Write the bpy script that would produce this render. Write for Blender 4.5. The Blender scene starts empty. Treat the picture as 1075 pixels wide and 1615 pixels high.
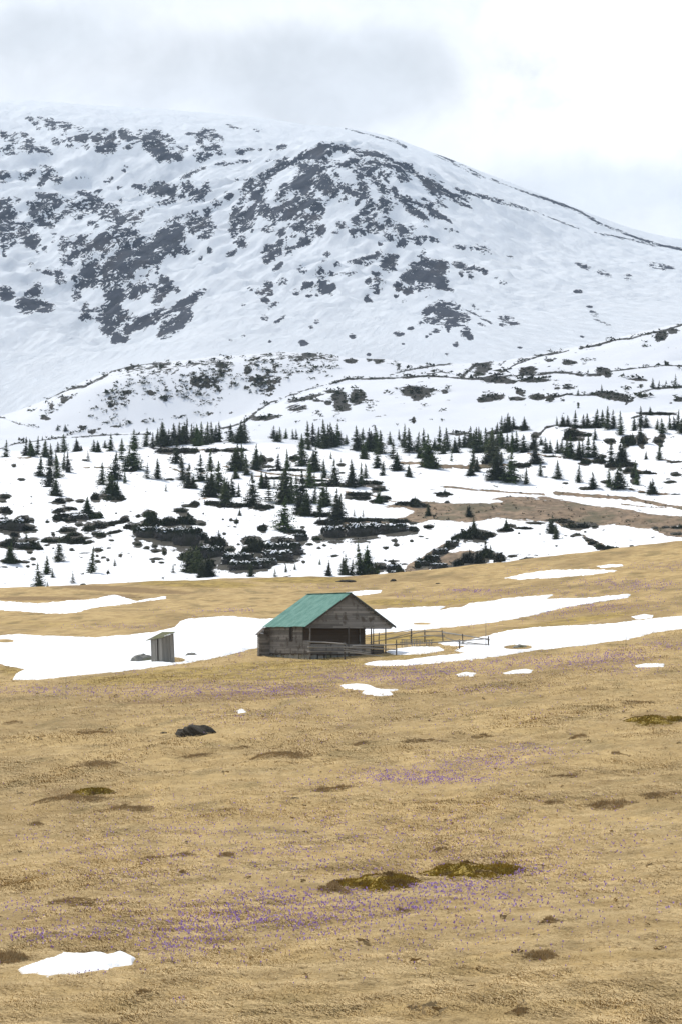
import bpy, math, random, time
import numpy as np
from mathutils import Vector, Matrix
random.seed(7)
rng = np.random.default_rng(7)
T0_ = time.time()
def tick(s): print('%-12s %.1fs' % (s, time.time() - T0_))
R = math.radians
S = bpy.context.scene
C = S.collection

# ------------------------------------------------------------------ camera, sky, sun, exposure
F = 5000.0                    # focal length in photograph pixels
PITCH = math.atan(202.5 / F)
cam_d = bpy.data.cameras.new("camera")
cam_d.sensor_fit = 'HORIZONTAL'
cam_d.sensor_width = 36.0
cam_d.lens = 36.0 * F / 1075.0
cam_d.clip_start = 1.0
cam_d.clip_end = 30000.0
cam = bpy.data.objects.new("camera", cam_d)
C.objects.link(cam)
cam.location = (0, 0, 0)
cam.rotation_euler = (math.pi / 2 + PITCH, 0, 0)
S.camera = cam

SUN_EL, SUN_AZ = 48.0, -38.0      # azimuth from +Y (view direction), negative is left
sun_dir = Vector((math.sin(R(SUN_AZ)) * math.cos(R(SUN_EL)), math.cos(R(SUN_AZ)) * math.cos(R(SUN_EL)), math.sin(R(SUN_EL))))
sl = bpy.data.lights.new("sun", 'SUN')
sl.energy = 3.9
sl.angle = R(0.6)
sl.color = (1.0, 0.95, 0.87)
sun = bpy.data.objects.new("sun", sl)
C.objects.link(sun)
sun.rotation_euler = sun_dir.to_track_quat('Z', 'Y').to_euler()

S.view_settings.view_transform = 'Standard'
S.view_settings.look = 'None'
S.view_settings.exposure = 0.27
S.view_settings.gamma = 1.0
S.cycles.max_bounces = 6
S.cycles.volume_bounces = 0
S.cycles.transparent_max_bounces = 8


class NT:
    def __init__(s, tree):
        s.t = tree; s.n = tree.nodes; s.l = tree.links
    def node(s, typ, **kw):
        n = s.n.new(typ)
        for k, v in kw.items():
            if k == 'ins':
                for i, val in v.items():
                    if isinstance(val, bpy.types.NodeSocket): s.l.new(val, n.inputs[i])
                    else: n.inputs[i].default_value = val
            else: setattr(n, k, v)
        return n
    def math(s, op, a, b=0.0, c=None, clamp=False):
        n = s.node('ShaderNodeMath', operation=op, use_clamp=clamp)
        for i, v in enumerate((a, b) if c is None else (a, b, c)):
            if isinstance(v, bpy.types.NodeSocket): s.l.new(v, n.inputs[i])
            else: n.inputs[i].default_value = v
        return n.outputs[0]
    def mix(s, f, a, b):
        n = s.node('ShaderNodeMix', data_type='RGBA')
        for i, v in ((0, f), (6, a), (7, b)):
            if isinstance(v, bpy.types.NodeSocket): s.l.new(v, n.inputs[i])
            else: n.inputs[i].default_value = v if i == 0 else (*v[:3], 1)
        return n.outputs[2]
    def noise(s, vec, scale, detail=4, rough=.55, dist=0.0):
        n = s.node('ShaderNodeTexNoise', ins={'Scale': scale, 'Detail': detail, 'Roughness': rough, 'Distortion': dist})
        if vec is not None: s.l.new(vec, n.inputs['Vector'])
        return n.outputs['Fac']
    def mapping(s, vec, sc=(1, 1, 1), rot=(0, 0, 0), loc=(0, 0, 0)):
        n = s.node('ShaderNodeMapping', ins={'Scale': sc, 'Rotation': rot, 'Location': loc})
        s.l.new(vec, n.inputs['Vector'])
        return n.outputs[0]
    def step(s, v, lo, hi):
        n = s.node('ShaderNodeMapRange', interpolation_type='SMOOTHSTEP', ins={'From Min': lo, 'From Max': hi})
        s.l.new(v, n.inputs['Value'])
        return n.outputs[0]
    def attr(s, name, out='Fac'):
        n = s.node('ShaderNodeAttribute', attribute_name=name)
        return n.outputs[out]


world = bpy.data.worlds.new("World")
S.world = world
world.use_nodes = True
w = NT(world.node_tree)
w.n.clear()
sky = w.node('ShaderNodeTexSky', sky_type='NISHITA', sun_disc=False, sun_elevation=R(SUN_EL), sun_rotation=R(SUN_AZ), altitude=1700.0)
skyc = w.node('ShaderNodeVectorMath', operation='SCALE', ins={0: sky.outputs[0], 'Scale': 0.10})
tc = w.node('ShaderNodeTexCoord')
sep = w.node('ShaderNodeSeparateXYZ', ins={0: tc.outputs['Generated']})
ysafe = w.math('MAXIMUM', sep.outputs[1], 0.05)
u = w.math('DIVIDE', sep.outputs[0], ysafe)       # horizontal tangent of the sky direction
v = w.math('DIVIDE', sep.outputs[2], ysafe)       # vertical tangent
def px2uv(px, py): return (px - 537.5) / F, (1010 - py) / F
warp = w.noise(tc.outputs['Generated'], 22.0, 5, .6)
warp2 = w.noise(tc.outputs['Generated'], 55.0, 5, .6)
def cblob(px, py, rx, ry, soft=1.0, wob=1.1):
    cu, cv = px2uv(px, py)
    a = w.math('DIVIDE', w.math('SUBTRACT', u, cu), rx / F)
    b = w.math('DIVIDE', w.math('SUBTRACT', v, cv), ry / F)
    r2 = w.math('SQRT', w.math('ADD', w.math('MULTIPLY', a, a), w.math('MULTIPLY', b, b)))
    r2 = w.math('ADD', r2, w.math('MULTIPLY', w.math('SUBTRACT', warp, .5), wob * 1.6))
    r2 = w.math('ADD', r2, w.math('MULTIPLY', w.math('SUBTRACT', warp2, .5), wob * .7))
    return w.math('SUBTRACT', 1.0, w.step(r2, 0.35, 1.0 + .45 * soft))
SKYG = 1.12
front = w.step(sep.outputs[1], 0.4, 0.9)
base = w.mix(w.noise(tc.outputs['Generated'], 3.0, 5, .6), (.74, .77, .82), (.93, .95, .98))
base = w.mix(front, base, (.80 * SKYG, .84 * SKYG, .90 * SKYG))
c = base
for (px, py, rx, ry, col, amt) in (
        (1000, 120, 330, 140, (1.15, 1.15, 1.15), 1.0),
        (820, 230, 260, 60, (.86, .89, .94), .8),
        (200, 90, 420, 105, (.70, .73, .775), .85),
        (360, 20, 260, 34, (.86, .89, .93), .8),
        (60, 40, 190, 60, (.62, .66, .71), .75),
        (540, 100, 300, 78, (.60, .64, .69), .8),
        (430, 150, 320, 45, (.68, .72, .78), .6),
        (950, 300, 210, 55, (.68, .73, .80), .85),
        (860, 150, 60, 15, (.76, .80, .87), .5),
        (1020, 340, 60, 25, (.80, .84, .9), .5)):
    m = w.math('MULTIPLY', w.math('MULTIPLY', cblob(px, py, rx, ry), amt), front)
    c = w.mix(m, c, tuple(k * SKYG for k in col))
puff = w.math('ADD', .80, w.math('MULTIPLY', w.noise(tc.outputs['Generated'], 38.0, 6, .62, .4), .40))
c = w.node('ShaderNodeVectorMath', operation='SCALE', ins={0: c, 'Scale': puff}).outputs[0]
# a broken overcast: clouds over the physical sky, thinner away from the view
cover = w.math('ADD', w.math('MULTIPLY', front, .3), w.math('MULTIPLY', w.step(w.noise(tc.outputs['Generated'], 2.2, 4, .6), .35, .6), .65), clamp=True)
cover = w.math('MAXIMUM', cover, w.math('MULTIPLY', front, .97))
tot = w.mix(cover, skyc.outputs[0], c)
bg = w.node('ShaderNodeBackground', ins={'Color': tot, 'Strength': 1.0})
wo = w.node('ShaderNodeOutputWorld')
w.l.new(bg.outputs[0], wo.inputs[0])

# ------------------------------------------------------------------ small maths helpers
_P = np.random.default_rng(5).permutation(4096).astype(np.int32)
_GX = np.cos(np.arange(4096) * 2 * math.pi / 4096 * 7); _GY = np.sin(np.arange(4096) * 2 * math.pi / 4096 * 7)
def pn(x, y, seed=0):
    x0 = np.floor(x); y0 = np.floor(y); fx = x - x0; fy = y - y0
    sx = fx * fx * fx * (fx * (fx * 6 - 15) + 10); sy = fy * fy * fy * (fy * (fy * 6 - 15) + 10)
    ix = x0.astype(np.int32) + seed * 31; iy = y0.astype(np.int32) + seed * 57
    pa = _P[ix & 4095]; pb = _P[(ix + 1) & 4095]
    def g(dx, dy):
        h = _P[((pb if dx else pa) + iy + dy) & 4095]
        return _GX[h] * (fx - dx) + _GY[h] * (fy - dy)
    a = g(0, 0); b = g(1, 0); c_ = g(0, 1); d = g(1, 1)
    return (a + (b - a) * sx) * (1 - sy) + (c_ + (d - c_) * sx) * sy
def fbm(x, y, seed=0, oct=3, gain=.5):
    s = 0; a = 1.0; k = 1.0
    for i in range(oct):
        s = s + a * pn(x * k, y * k, seed + i * 17); a *= gain; k *= 2.03
    return s
def sstep(x, a, b):
    t = np.clip((x - a) / (b - a), 0, 1)
    return t * t * (3 - 2 * t)

TUS = .12
# ------------------------------------------------------------------ terrain heights (x: bearing as photo column, r: metres from the viewer)
XS = np.arange(-1500.0, 2601.0, 25.0)
def cv(*pts):
    a = np.array(pts, float)
    yy = np.interp(XS, a[:, 0], a[:, 1])
    k = np.ones(5) / 5.
    return np.convolve(np.pad(yy, 2, mode='edge'), k, 'valid')
gsh = cv((-1500, 70), (0, 18), (200, 7), (400, 0), (560, -2), (760, -21), (950, -42), (1075, -59), (1800, -110), (2600, -130))
tlt = -(XS - 537.5) * .055
tlt = np.clip(tlt, -90, 70)
def near(z): return ('z', np.full_like(XS, z))
K = []      # (distance, kind, array)
for d_, z_ in ((0.01, -1.7), (6, -2.3), (16, -4.1), (30, -6.2), (47, -7.75)): K.append((d_, np.full_like(XS, z_)))
def row(d_, y): K.append((d_, d_ * (1010 - y) / F))
for d_, y_ in ((60, 1618), (75, 1500), (95, 1403), (120, 1308), (150, 1214), (190, 1126), (230, 1064)):
    row(d_, y_ + tlt * (1 - .0 * d_))
for d_, y_, k_ in ((255, 1038, .15), (300, 1001, .35), (350, 961, .6), (400, 928, .9), (430, 912, 1.0)):
    row(d_, y_ + tlt * (1 - k_) + gsh * k_)
row(470, 927 + gsh); row(515, 950 + gsh)
row(560, 933 + gsh * .9); row(600, 902 + gsh * .75); row(650, 862 + gsh * .5); row(700, 822 + gsh * .25); row(760, 782.0 + 0 * XS); row(830, 745 + .12 * (300 - XS).clip(-800, 500) * .3)
c1 = cv((-1500, 760), (0, 716), (100, 710), (250, 693), (400, 692), (600, 696), (720, 690), (800, 680), (880, 660), (1000, 652), (1075, 648), (1500, 620), (2600, 600))
row(900, c1 + 9); row(935, c1); row(985, c1 + 7)
mA = cv((-1500, 720), (0, 690), (300, 680), (390, 662), (450, 632), (540, 601), (640, 590), (760, 584), (900, 578), (1000, 574), (1075, 570), (1700, 540), (2600, 520))
row(1100, np.minimum(c1 + 6, mA + 95)); row(1300, mA * .55 + .45 * c1 + 2); row(1500, mA); row(1590, mA + 6)
mB = cv((-1500, 700), (0, 668), (45, 650), (100, 615), (200, 578), (350, 562), (500, 556), (600, 566), (700, 578), (830, 568), (900, 552), (1000, 528), (1075, 512), (1500, 470), (2600, 440))
row(1680, np.minimum(mB + 10, mA + 3)); row(1790, mB); row(1880, mB + 4)
m1 = cv((-1500, 560), (0, 600), (100, 585), (300, 540), (600, 530), (900, 500), (1075, 480), (1600, 460), (2600, 440))
row(2080, m1)
m2 = cv((-1500, 380), (0, 470), (180, 480), (300, 450), (515, 420), (700, 435), (900, 450), (1075, 455), (1700, 440), (2600, 420))
row(2450, m2)
m3 = cv((-1500, 290), (0, 370), (200, 352), (350, 340), (440, 325), (515, 292), (600, 312), (700, 358), (900, 410), (1075, 425), (1700, 430), (2600, 425))
row(2760, m3)
m4 = cv((-1500, 240), (0, 285), (120, 300), (210, 325), (280, 305), (380, 268), (450, 240), (515, 227), (600, 238), (660, 262), (735, 306), (850, 352), (950, 384), (1075, 408), (1700, 425), (2600, 430))
row(3000, m4)
m5 = cv((-1500, 200), (0, 215), (230, 235), (350, 232), (515, 231), (600, 240), (700, 280), (850, 338), (950, 374), (1075, 402), (1700, 424), (2600, 430))
row(3180, m5 + cv((0, 0), (230, 0), (330, 5), (515, 7), (640, 6), (740, 2), (850, 0)))
m6 = cv((-1500, 190), (-100, 172), (100, 171), (180, 178), (300, 182), (400, 189), (500, 202), (560, 206), (620, 220), (700, 254), (760, 279), (850, 312), (930, 345), (980, 366), (1040, 385), (1075, 391), (1300, 405), (1700, 420), (2600, 430))
row(3620, m6)
K.append((4100, K[-1][1] - 60)); K.append((5600, K[-1][1] * 0 + 60)); K.append((9000, K[-1][1] * 0 + 20))
kd = np.array([k[0] for k in K]); kz = np.array([k[1] for k in K])        # (n), (n, nx)
def pchip(xk, yk, xq):
    h = np.diff(xk)[:, None]; dl = np.diff(yk, axis=0) / h
    m = np.zeros_like(yk)
    w1 = 2 * h[1:] + h[:-1]; w2 = h[1:] + 2 * h[:-1]
    with np.errstate(divide='ignore', invalid='ignore'):
        hm = (w1 + w2) / (w1 / dl[:-1] + w2 / dl[1:])
    m[1:-1] = np.where(dl[:-1] * dl[1:] > 0, hm, 0)
    m[0] = dl[0]; m[-1] = dl[-1]
    i = np.clip(np.searchsorted(xk, xq) - 1, 0, len(xk) - 2)
    t = ((xq - xk[i]) / (xk[i + 1] - xk[i]))[:, None]; hh = h[i]
    return ((2 * t**3 - 3 * t**2 + 1) * yk[i] + (t**3 - 2 * t**2 + t) * hh * m[i] + (-2 * t**3 + 3 * t**2) * yk[i + 1] + (t**3 - t**2) * hh * m[i + 1])
LQ = np.linspace(math.log(1.0), math.log(9000.0), 2600)
ZT = pchip(kd, kz, np.exp(LQ))            # (nd, nx)
def base_h(xe, r):
    a = np.clip((xe - XS[0]) / 25.0, 0, len(XS) - 1.001); i = a.astype(int); fa = a - i
    b = np.clip((np.log(np.maximum(r, 1.0)) - LQ[0]) / (LQ[1] - LQ[0]), 0, len(LQ) - 1.001); j = b.astype(int); fb = b - j
    return (ZT[j, i] * (1 - fa) + ZT[j, i + 1] * fa) * (1 - fb) + (ZT[j + 1, i] * (1 - fa) + ZT[j + 1, i + 1] * fa) * fb
def height(X, Y):
    X = np.asarray(X, float); Y = np.asarray(Y, float); shp = X.shape; X = X.ravel(); Y = Y.ravel()
    r = np.hypot(X, Y); th = np.arctan2(X, Y)
    xe = 537.5 + F * np.tan(np.clip(th, -.4, .4))
    z = base_h(xe, r)
    i = np.where(r < 520)[0]            # meadow: rolling lumps and tussocks
    if len(i):
        x, y, q = X[i], Y[i], r[i]
        n = .24 * fbm(x / 9, y / 14, 3, 3) + .11 * fbm(x / 3.0, y / 5, 11, 2)
        n = n + TUS * fbm(x / 1.7, y / 2.2, 9, 3, .6) * (1 - sstep(q, 150, 330))
        z[i] += n * (1 - sstep(q, 440, 520)) * (1 - .75 * np.exp(-(((x + 1) / 7)**2 + ((y - 258) / 9)**2)))
    i = np.where((r > 500) & (r < 1100))[0]      # forested snow slope
    if len(i):
        x, y, q = X[i], Y[i], r[i]
        z[i] += sstep(q, 500, 560) * (1 - sstep(q, 1000, 1100)) * (1.6 * fbm(x / 34, y / 45, 21, 3) + .35 * fbm(x / 8, y / 9, 25, 3))
    i = np.where((r > 1040) & (r < 2100))[0]
    if len(i):
        x, y, q = X[i], Y[i], r[i]
        z[i] += sstep(q, 1040, 1150) * (1 - sstep(q, 1900, 2100)) * (3.2 * fbm(x / 80, y / 110, 31, 4))
    i = np.where(r > 1950)[0]
    if len(i):
        x, y, q = X[i], Y[i], r[i]
        rid = (.35 - np.abs(fbm((x + .5 * y) / 190, y / 420, 41, 4)))
        amp = 30 * (1 - .88 * sstep(q, 3050, 3500)) * (1 - .6 * sstep(xe[i], 700, 950))
        rib = 1 - 2.2 * np.abs(fbm((x - .55 * (y - 2600)) / 75, (y + .4 * x) / 330, 53, 3, .55))
        rib2 = 1 - 2.2 * np.abs(fbm((x + .5 * (y - 2600)) / 75, (y - .4 * x) / 330, 57, 3, .55))
        es = sstep(x, 10, 120)
        amp2 = 9.5 * sstep(q, 2250, 2450) * (1 - sstep(q, 3080, 3350)) * (1 - .75 * sstep(x, 90, 300))
        z[i] += amp2 * (rib * (1 - es) + rib2 * es - .25)
        z[i] += sstep(q, 1950, 2300) * (amp * rid + (3.6 * fbm(x / 30, y / 44, 47, 3, .6)) * (1 - .8 * sstep(q, 3250, 3550)) - amp * .16)
    return z.reshape(shp)
cp, sp = math.cos(PITCH), math.sin(PITCH)
def project(X, Y, Z):
    dep = Y * cp + Z * sp; dep = np.where(dep > .5, dep, .5)
    return 537.5 + F * X / dep, 807.5 - F * (Z * cp - Y * sp) / dep
def ray(px, py):
    a = (np.asarray(px, float) - 537.5) / F; b = (807.5 - np.asarray(py, float)) / F
    return a, cp - b * sp, sp + b * cp
def hit(px, py, dmin=30.0, dmax=4200.0, n=700):
    """points where the sight lines through photo positions meet the ground"""
    px = np.atleast_1d(np.asarray(px, float)); py = np.atleast_1d(np.asarray(py, float))
    dx, dy, dz = ray(px, py)
    if dmax / dmin < 30: n = min(n, int(120 + 130 * math.log(dmax / dmin)))
    ts = np.exp(np.linspace(math.log(dmin), math.log(dmax), n))
    out = np.full(px.shape, np.nan)
    for s0 in range(0, len(px), 2000):
        s1 = min(len(px), s0 + 2000)
        g = ts[None, :] * dz[s0:s1, None] - height(ts[None, :] * dx[s0:s1, None], ts[None, :] * dy[s0:s1, None])
        below = g <= 0; k = below.argmax(1); ok = below.any(1); k = np.maximum(k, 1); i = np.arange(s1 - s0)
        g0 = np.maximum(g[i, k - 1], 0); g1 = g[i, k]
        tt = ts[k - 1] + (ts[k] - ts[k - 1]) * np.clip(g0 / np.maximum(g0 - g1, 1e-6), 0, 1)
        out[s0:s1] = np.where(ok, tt, np.nan)
    X = out * dx; Y = out * dy
    return X, Y, height(np.nan_to_num(X), np.nan_to_num(Y))

# ------------------------------------------------------------------ object helpers
def tag(o, label=None, cat=None, group=None, kind=None):
    if label: o['label'] = label
    if cat: o['category'] = cat
    if group: o['group'] = group
    if kind: o['kind'] = kind
    return o
def link_mesh(name, verts, faces, mat, parent=None, smooth=False, attrs=None):
    me = bpy.data.meshes.new(name)
    verts = np.asarray(verts, np.float32).reshape(-1, 3)
    if isinstance(faces, np.ndarray):
        nf, k = faces.shape
        me.vertices.add(len(verts)); me.vertices.foreach_set('co', verts.ravel())
        me.loops.add(nf * k); me.loops.foreach_set('vertex_index', faces.astype(np.int32).ravel())
        me.polygons.add(nf)
        me.polygons.foreach_set('loop_start', np.arange(0, nf * k, k, dtype=np.int32))
        me.polygons.foreach_set('loop_total', np.full(nf, k, np.int32))
        me.update(calc_edges=True)
    else:
        me.from_pydata([tuple(map(float, p)) for p in verts], [], faces)
    me.validate(clean_customdata=False)
    if attrs:
        for an, av in attrs.items():
            av = np.asarray(av, np.float32)
            if av.ndim == 2:
                at = me.attributes.new(an, 'FLOAT_COLOR', 'POINT'); at.data.foreach_set('color', np.c_[av, np.ones(len(av))].astype(np.float32).ravel())
            else:
                at = me.attributes.new(an, 'FLOAT', 'POINT'); at.data.foreach_set('value', av)
    if smooth: me.polygons.foreach_set('use_smooth', np.ones(len(me.polygons), bool))
    me.materials.append(mat)
    o = bpy.data.objects.new(name, me)
    C.objects.link(o)
    if parent is not None: o.parent = parent
    return o
def empty(name, loc=(0, 0, 0), rz=0.0):
    o = bpy.data.objects.new(name, None); C.objects.link(o)
    o.location = loc; o.rotation_euler = (0, 0, rz); o.empty_display_size = .3
    return o
def copy_tree(o, parent=None):
    c_ = o.copy(); C.objects.link(c_)
    if parent is not None: c_.parent = parent
    for ch in list(o.children): copy_tree(ch, c_)
    return c_
class MB:
    """collects boxes, bars and free faces for one mesh"""
    def __init__(s): s.v = []; s.f = []; s.c = []
    def add(s, vs, fs, col=None):
        b = len(s.v); s.v += [tuple(p) for p in vs]; s.f += [tuple(i + b for i in f) for f in fs]
        s.c += [col if col is not None else (random.random(),) * 3] * len(vs)
    def box(s, x0, x1, y0, y1, z0, z1, col=None, jit=0.0):
        q = lambda: random.uniform(-jit, jit)
        vs = [(x + q(), y + q(), z + q()) for z in (z0, z1) for y in (y0, y1) for x in (x0, x1)]
        s.add(vs, [(0, 2, 3, 1), (4, 5, 7, 6), (0, 1, 5, 4), (2, 6, 7, 3), (0, 4, 6, 2), (1, 3, 7, 5)], col)
    def bar(s, a, b, r0, r1=None, n=7, col=None, bend=0.0, seg=5):
        r1 = r0 if r1 is None else r1
        a = Vector(a); b = Vector(b); ax = (b - a).normalized()
        s1 = ax.cross(Vector((0, 0, 1)) if abs(ax.z) < .9 else Vector((1, 0, 0))).normalized(); s2 = ax.cross(s1)
        vs = []
        bd = Vector((random.uniform(-1, 1), random.uniform(-1, 1), random.uniform(-1, 1))) * bend
        for k in range(seg + 1):
            t = k / seg; p = a.lerp(b, t) + bd * math.sin(math.pi * t); r = (r0 + (r1 - r0) * t) * random.uniform(.93, 1.07)
            for j in range(n):
                an = 2 * math.pi * j / n
                vs.append(p + (s1 * math.cos(an) + s2 * math.sin(an)) * r)
        fs = [(k * n + j, k * n + (j + 1) % n, (k + 1) * n + (j + 1) % n, (k + 1) * n + j) for k in range(seg) for j in range(n)]
        fs += [tuple(range(n))[::-1], tuple(range(seg * n, seg * n + n))]
        s.add(vs, fs, col)
    def build(s, name, mat, parent=None, smooth=False):
        return link_mesh(name, s.v, s.f, mat, parent, smooth, {'tint': np.array(s.c)})

# ------------------------------------------------------------------ materials
def mat(name, rough=.85):
    m = bpy.data.materials.new(name); m.use_nodes = True
    t = NT(m.node_tree)
    b = t.n['Principled BSDF']; b.inputs['Roughness'].default_value = rough
    b.inputs['Specular IOR Level'].default_value = .15
    return m, t, b
def bump(t, b, h, strength, dist):
    n = t.node('ShaderNodeBump', ins={'Strength': strength, 'Distance': dist, 'Height': h})
    t.l.new(n.outputs[0], b.inputs['Normal'])
def obj_co(t): return t.node('ShaderNodeTexCoord').outputs['Object']
SNOW = (.80, .83, .87)

def snow_mat():
    m, t, b = mat("snow_surface", .6)
    co = obj_co(t)
    n = t.noise(co, .5, 5, .6); n2 = t.noise(t.mapping(co, (1.2, .5, 1)), 3.0, 4)
    t.l.new(t.mix(n, (.80, .83, .87), (.86, .87, .88)), b.inputs['Base Color'])
    bump(t, b, t.math('ADD', n2, n), .5, .12)
    return m
M_SNOW = snow_mat()

def meadow_mat():
    m, t, b = mat("meadow_grass", .95)
    co = obj_co(t)
    big = t.noise(t.mapping(co, (1, .45, 1)), .09, 5, .6)
    mid = t.noise(t.mapping(co, (1, .6, 1), (0, 0, .3)), .8, 6, .65)
    fine = t.noise(t.mapping(co, (1.0, 2.2, 1), (0, 0, .35)), 6.0, 6, .7)
    cc = t.mix(t.step(mid, .3, .7), (.31, .208, .082), (.48, .345, .152))
    cc = t.mix(t.math('MULTIPLY', t.step(fine, .45, .72), .4), cc, (.15, .10, .038))
    cc = t.mix(t.math('MULTIPLY', t.step(big, .45, .62), .6), cc, (.20, .135, .055))
    m2 = t.noise(t.mapping(co, (1, .5, 1)), .32, 5, .65)
    cc = t.mix(t.math('MULTIPLY', t.step(m2, .50, .66), .72), cc, (.17, .125, .048))
    cc = t.mix(t.math('MULTIPLY', t.step(m2, .46, .34), .35), cc, (.50, .37, .17))
    olive = t.mix(t.step(mid, .35, .65), (.17, .115, .028), (.36, .255, .07))
    cc = t.mix(t.step(t.math('ADD', t.attr('olive'), t.math('MULTIPLY', t.math('SUBTRACT', mid, .5), .7)), .25, .75), cc, olive)
    dark = t.mix(t.step(fine, .3, .7), (.14, .09, .036), (.29, .19, .08))
    cc = t.mix(t.step(t.math('ADD', t.attr('brown'), t.math('MULTIPLY', t.math('SUBTRACT', mid, .5), 1.3)), .35, .75), cc, dark)
    t.l.new(cc, b.inputs['Base Color'])
    bump(t, b, t.math('ADD', t.math('MULTIPLY', mid, .7), t.math('MULTIPLY', fine, .15)), .8, .22)
    return m
M_MEADOW = meadow_mat()

def slope_mat(name, scale):
    """snow with bare ground, brush and rock where the attributes say"""
    m, t, b = mat(name, .8)
    co = obj_co(t)
    n1 = t.noise(t.mapping(co, (1, .35, 1)), scale, 6, .65)
    n2 = t.noise(t.mapping(co, (1, .4, 1)), scale * 4, 5, .65)
    mixn = t.math('ADD', t.math('MULTIPLY', t.math('SUBTRACT', n1, .5), 1.9), t.math('MULTIPLY', t.math('SUBTRACT', n2, .5), 1.8))
    vdark = t.step(t.math('ADD', t.attr('dark'), mixn), .44, .56)
    vheath = t.step(t.math('ADD', t.attr('heath'), t.math('MULTIPLY', mixn, .9)), .45, .58)
    snowc = t.mix(n1, (.80, .83, .87), (.86, .87, .89))
    heath = t.mix(t.step(n2, .35, .65), (.10, .068, .036), (.24, .165, .10))
    heath = t.mix(t.math('MULTIPLY', t.step(n1, .5, .62), .6), heath, (.06, .058, .022))
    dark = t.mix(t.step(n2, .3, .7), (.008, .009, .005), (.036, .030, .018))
    cc = t.mix(vheath, snowc, heath)
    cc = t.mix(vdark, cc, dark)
    t.l.new(cc, b.inputs['Base Color'])
    bump(t, b, t.math('ADD', t.math('MULTIPLY', vdark, .8), t.math('MULTIPLY', n1, .5)), .5, .8)
    return m
M_SLOPE = slope_mat("snow_slope_ground", .12)
M_HILL = slope_mat("moraine_ground", .075)

def mountain_mat():
    m, t, b = mat("mountain_snow_rock", .8)
    co = obj_co(t)
    sx = t.node('ShaderNodeSeparateXYZ', ins={0: co})
    cb = t.node('ShaderNodeCombineXYZ', ins={0: sx.outputs[0], 1: t.math('ADD', sx.outputs[2], t.math('MULTIPLY', sx.outputs[1], .12)), 2: t.math('MULTIPLY', sx.outputs[1], .02)})
    co2 = cb.outputs[0]
    east = t.step(sx.outputs[0], 20, 110)      # gullies fan out from the spur: one way left of it, the other way right of it
    def fan(scale, det, ro, di, st):
        l_ = t.noise(t.mapping(t.mapping(co2, rot=(0, 0, R(-52))), st), scale, det, ro, di)
        r_ = t.noise(t.mapping(t.mapping(co2, rot=(0, 0, R(35))), st), scale, det, ro, di)
        return t.math('ADD', t.math('MULTIPLY', l_, t.math('SUBTRACT', 1.0, east)), t.math('MULTIPLY', r_, east))
    a1 = fan(.05, 5, .62, .4, (.6, 1.2, 1))
    a2 = fan(.19, 6, .78, .7, (.55, 1.25, 1))
    a3 = t.noise(co2, .6, 3, .7, .4)
    wp = t.node('ShaderNodeVectorMath', operation='MULTIPLY_ADD', ins={0: t.node('ShaderNodeTexNoise', ins={'Vector': co2, 'Scale': .09, 'Detail': 4.0}).outputs['Color'], 1: (9, 9, 0), 2: co2}).outputs[0]
    def shards(scale, rot, st):
        vo = t.node('ShaderNodeTexVoronoi', feature='F1', ins={'Vector': t.mapping(t.mapping(wp, rot=(0, 0, R(rot))), st), 'Scale': scale})
        return t.node('ShaderNodeSeparateColor', ins={0: vo.outputs['Color']}).outputs[0]
    v1 = t.math('ADD', t.math('MULTIPLY', shards(.14, -52, (.6, 1.3, 1)), t.math('SUBTRACT', 1.0, east)), t.math('MULTIPLY', shards(.14, 35, (.6, 1.3, 1)), east))
    v2 = shards(.4, -20, (1, 1, 1))
    mixn = t.math('ADD', t.math('MULTIPLY', t.math('SUBTRACT', a1, .5), 1.1), t.math('ADD', t.math('MULTIPLY', t.math('SUBTRACT', a2, .5), 2.1), t.math('MULTIPLY', t.math('SUBTRACT', a3, .5), 1.3)))
    D = t.attr('dark')
    mixn = t.math('ADD', mixn, t.math('ADD', t.math('MULTIPLY', t.math('SUBTRACT', v1, .5), .75), t.math('MULTIPLY', t.math('SUBTRACT', v2, .5), .75)))
    rk = t.step(t.math('ADD', t.math('MULTIPLY', D, 1.12), t.math('MULTIPLY', mixn, t.step(D, 0.0, .3))), .50, .55)
    snowc = t.mix(a1, (.76, .81, .86), (.84, .87, .90))
    rock = t.mix(t.math('ADD', t.math('MULTIPLY', v1, .5), t.math('MULTIPLY', v2, .5)), (.008, .015, .030), (.046, .057, .085))
    brn = t.math('MULTIPLY', t.step(t.noise(co2, .03, 3), .56, .7), .22)
    rock = t.mix(brn, rock, (.085, .06, .045))
    t.l.new(t.mix(rk, snowc, rock), b.inputs['Base Color'])
    bump(t, b, t.math('ADD', t.math('MULTIPLY', rk, 1.5), t.math('ADD', t.math('MULTIPLY', a2, 1.6), a1)), .6, 3.0)
    return m
M_MOUNT = mountain_mat()

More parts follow.
